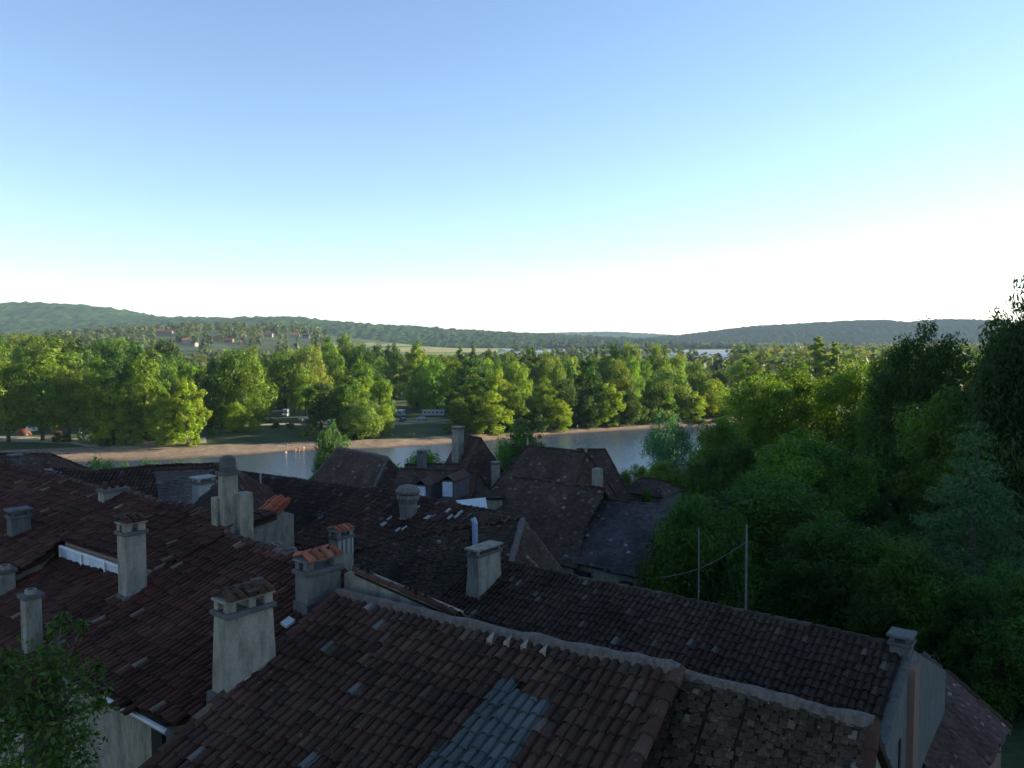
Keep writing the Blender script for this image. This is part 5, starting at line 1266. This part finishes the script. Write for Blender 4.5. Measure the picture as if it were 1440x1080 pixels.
PP = [((372, 641), 20, 'walk', 'cloth_white', 'person in white at the left end of the group on the gravel'), ((374, 634), 200, 'wave', 'skin', 'bare chested person up the beach with an arm raised'),
      ((386, 639), 90, 'stand', 'skin', 'bare chested bather at the water line, left one of the pair'), ((391, 638), 300, 'stand', 'cloth_red', 'person in red at the water line, right one of the pair'), ((397, 637), 10, 'walk', 'cloth_white', 'person in white walking along the water, right end of the group'),
      ((418, 634), 40, 'sit', 'cloth_white', 'person in white sitting on the gravel right of the group'), ((551, 620), 0, 'sit', 'cloth_blue', 'person in blue sitting on the gravel above the river house'), ((575, 620), 80, 'sit', 'cloth_red', 'person in red sitting on the gravel, nearest the tall pale chimney'),
      ((582, 619), 200, 'sit', 'skin', 'bare backed person sitting right beside the person in red')]
for (x, y), rz, po, tp, lab in PP:
    x += 30 if x < 430 else 0
    y -= 2 if x < 450 else 6
    person(gat(x, y), rz, po, tp, lab, 1.05)
person(gat(812, 604), 30, 'stand', 'cloth_white', 'person in white standing alone at the water edge of the right gravel bank', 1.05)
person(gat(946, 590), 30, 'sit', 'cloth_white', 'person in white sitting on the stones at the right end of the gravel')
# stones and driftwood at the right end of the gravel
rg = random.Random(4)
for px, py in ((944, 594), (952, 592), (958, 593), (968, 591), (976, 592), (990, 590), (1002, 591), (1014, 589), (913, 596), (1022, 590)):
    p = gat(px, py); V = []; m = MB(); w = rg.uniform(.6, 1.5); k = 9
    for j, (zz, rr) in enumerate(((0, .9), (.35, 1.0), (.65, .65))):
        for i in range(k): V.append(p + Vector((math.cos(i * 6.283 / k) * w * rr * rg.uniform(.8, 1.2), math.sin(i * 6.283 / k) * w * .7 * rr * rg.uniform(.8, 1.2), zz * w * .8 - .1)))
    m.add(V, [(j * k + i, j * k + (i + 1) % k, (j + 1) * k + (i + 1) % k, (j + 1) * k + i) for j in range(2) for i in range(k)] + [tuple(2 * k + i for i in range(k))])
    o = m.build('boulder', 'plaster', smooth=False); tag(o, 'pale boulder among the stones at the right end of the gravel bank', 'boulder', 'boulders at the right end of the gravel')
# ------------------------------------------------------------------ village and farm far away
def cottage(px, py, D, w, d, hgt, rz, wall, roof, label, cat='house', col=None):
    p = at(px, py, D); z = gz(p.x, p.y); root = empty('village_house', (p.x, p.y, z)); tag(root, label, cat)
    base = z
    c, s = math.cos(R(rz)), math.sin(R(rz)); T_ = lambda x, y, zz: Vector((p.x + c * x - s * y, p.y + s * x + c * y, zz))
    b = MB(); e = base + hgt; r_ = e + d * .28
    b.add([T_(-w / 2, -d / 2, z - 2), T_(w / 2, -d / 2, z - 2), T_(w / 2, d / 2, z - 2), T_(-w / 2, d / 2, z - 2), T_(-w / 2, -d / 2, e), T_(w / 2, -d / 2, e), T_(w / 2, d / 2, e), T_(-w / 2, d / 2, e), T_(-w / 2, 0, r_), T_(w / 2, 0, r_)],
          [(0, 1, 5, 4), (1, 2, 6, 9, 5), (2, 3, 7, 6), (3, 0, 4, 8, 7), (4, 5, 9, 8), (6, 7, 8, 9)]); b.build('wall', wall, root)
    rf = MB(); o_ = .5
    rf.prism([T_(-w / 2 - o_, -d / 2 - o_, e - .25), T_(w / 2 + o_, -d / 2 - o_, e - .25), T_(w / 2 + o_, 0, r_ + .15), T_(-w / 2 - o_, 0, r_ + .15)], Vector((0, 0, -.2)) * -1)
    rf.prism([T_(w / 2 + o_, d / 2 + o_, e - .25), T_(-w / 2 - o_, d / 2 + o_, e - .25), T_(-w / 2 - o_, 0, r_ + .15), T_(w / 2 + o_, 0, r_ + .15)], Vector((0, 0, .2))); ro = rf.build('roof', roof, root)
    ck = MB(); ck.box(T_(w * .3, 0, r_ - .3), (.9, .7, 1.4)); ck.build('chimney', wall, ro)
    k = max(2, int(w / 4))
    for i in range(k):
        wn = MB(); wn.box(T_((i + .5) / k * w - w / 2, -d / 2 - .02, base + hgt * .35), (1.1, .12, 1.3), -rz); wn.build('window', 'glass', root)
for v, dv in zip(VH, VP): cottage(v[0], v[1], dv, *v[3:])
# polytunnels
def tunnel(px, py, ln, w, rz, first=[None]):
    D = 28 * 1130 / (py - 478); p = at(px, py, D); z = gz(p.x, p.y)
    if first[0] is None:
        r = empty('polytunnel'); k = 10; V = []
        for x in np.linspace(-.5, .5, 9):
            for i in range(k + 1):
                a = math.pi * i / k; V.append((x, math.cos(a) * .5, math.sin(a) ** .7))
        m = MB(); m.add(V, [(j * (k + 1) + i, j * (k + 1) + i + 1, (j + 1) * (k + 1) + i + 1, (j + 1) * (k + 1) + i) for j in range(8) for i in range(k)] + [tuple(range(k + 1)), tuple(8 * (k + 1) + i for i in range(k + 1))]); m.build('sheeting', 'plastic', r)
        d = MB(); d.box((-.502, 0, 0), (.003, .3, .7)); d.build('door', 'car_dark', r); first[0] = r; kids(None); o = r
    else: o = copy_tree(first[0])
    o.location = (p.x, p.y, z - .1); o.scale = (ln, w, 4.6); o.rotation_euler = (0, 0, R(rz)); return o
L1, G1_ = 'long white polytunnel in the stack of bright strips right of the conifers', 'polytunnels right of the conifers'
for py, px, ln in ((496.6, 1000, 190), (498.4, 998, 175), (500.4, 1000, 160), (502.8, 998, 140), (505.5, 994, 120), (509, 990, 100), (512.5, 996, 84)): tag(tunnel(px, py, ln, 9 if py < 503 else 8, 2), L1, 'polytunnel', G1_)
L2, G2_ = 'white polytunnel glimpsed between the dark trees at the middle of the plain', 'polytunnels between the dark trees'
for py, px, ln in ((496.2, 725, 55), (497.6, 728, 50), (499, 775, 60), (495.5, 780, 75), (497.4, 778, 65), (500.5, 722, 44)): tag(tunnel(px, py, ln, 9, 0), L2, 'polytunnel', G2_)
# tarpaulin in the garden
p = at(954, 684, 78); p.z = gz(p.x, p.y) + 1.1; V = []
for j in range(9):
    for i in range(9):
        V.append(p + Vector(((i - 4) * .42, (j - 4) * .5, .12 * noise.noise(Vector((i * .5, j * .5, 0))) - .02 * (i - 4) ** 2 + .1)))
m = MB(); m.add(V, [(j * 9 + i, j * 9 + i + 1, (j + 1) * 9 + i + 1, (j + 1) * 9 + i) for j in range(8) for i in range(8)]); m.box(p - Z * 1.2, (2.4, 2.8, 1.1), 10, tint=(.5, .5, 0)); o = m.build('covered_pool', 'plastic'); tag(o, 'pale covered garden pool between the low cottage and the dark shrubs', 'pool')
# ------------------------------------------------------------------ sky, sun, haze, camera
SUN_AZ, SUN_EL = 74.0, 15.0
w = bpy.data.worlds.new('World'); scene.world = w; w.use_nodes = True; nt = w.node_tree; nt.nodes.clear()
sk = nt.nodes.new('ShaderNodeTexSky'); sk.sky_type = 'NISHITA'; sk.sun_disc = False; sk.sun_elevation = R(SUN_EL); sk.sun_rotation = R(SUN_AZ)
sk.altitude = 60; sk.air_density = 1.0; sk.dust_density = .15; sk.ozone_density = 3.0
bg = nt.nodes.new('ShaderNodeBackground'); bg.inputs[1].default_value = .09; wo = nt.nodes.new('ShaderNodeOutputWorld')
L(nt, mixc(nt, sk.outputs[0], (1.09, .995, .975), 1.0, 'MULTIPLY'), bg.inputs[0]); L(nt, bg.outputs[0], wo.inputs[0])
ld = bpy.data.lights.new('sun', 'SUN'); ld.energy = 5.0; ld.angle = R(.6); ld.color = (1, .87, .64)
lo = bpy.data.objects.new('sun', ld); COL.objects.link(lo)
sd = Vector((math.sin(R(SUN_AZ)) * math.cos(R(SUN_EL)), math.cos(R(SUN_AZ)) * math.cos(R(SUN_EL)), math.sin(R(SUN_EL))))
lo.rotation_euler = sd.to_track_quat('Z', 'Y').to_euler(); lo.location = sd * 300
HAZE = 4.5e-5
if HAZE:
    hb = MB(); hb.box((0, 5300, -4), (15000, 11800, 330)); ho = hb.build('haze', 'black'); ho.data.materials.clear()
    mh = bpy.data.materials.new('haze_air'); mh.use_nodes = True; nt = mh.node_tree; nt.nodes.clear()
    v = nt.nodes.new('ShaderNodeVolumePrincipled'); v.inputs['Density'].default_value = HAZE; v.inputs['Color'].default_value = (.55, .76, 1, 1); v.inputs['Anisotropy'].default_value = 0.0
    o_ = nt.nodes.new('ShaderNodeOutputMaterial'); L(nt, v.outputs[0], o_.inputs['Volume']); ho.data.materials.append(mh); tag(ho, kind='stuff'); ho['label'] = 'thin evening haze over the valley'; ho['category'] = 'haze'
cd = bpy.data.cameras.new('camera'); cam = bpy.data.objects.new('camera', cd); COL.objects.link(cam); scene.camera = cam
cd.sensor_width = 36; cd.lens = 36 * F / 1440; cd.clip_start = .1; cd.clip_end = 40000
cam.location = (0, 0, CH); cam.rotation_euler = (R(90) - PIT, 0, 0)
vs = scene.view_settings; vs.view_transform = 'Standard'; vs.look = 'None'; vs.gamma = 1; vs.exposure = 1.68
scene.cycles.use_denoising = True; scene.cycles.max_bounces = 6; scene.cycles.volume_bounces = 1; scene.cycles.transparent_max_bounces = 8
scene.cycles.diffuse_bounces = 3; scene.cycles.transmission_bounces = 4
# protos that were never placed are dropped
for grp in (FAR, NEAR):
    for k in grp:
        for p_ in grp[k]:
            if p_.name not in used and p_.location.length < 1e-6:
                for c in list(bpy.data.objects):
                    if c.parent == p_: bpy.data.objects.remove(c)
                bpy.data.objects.remove(p_)
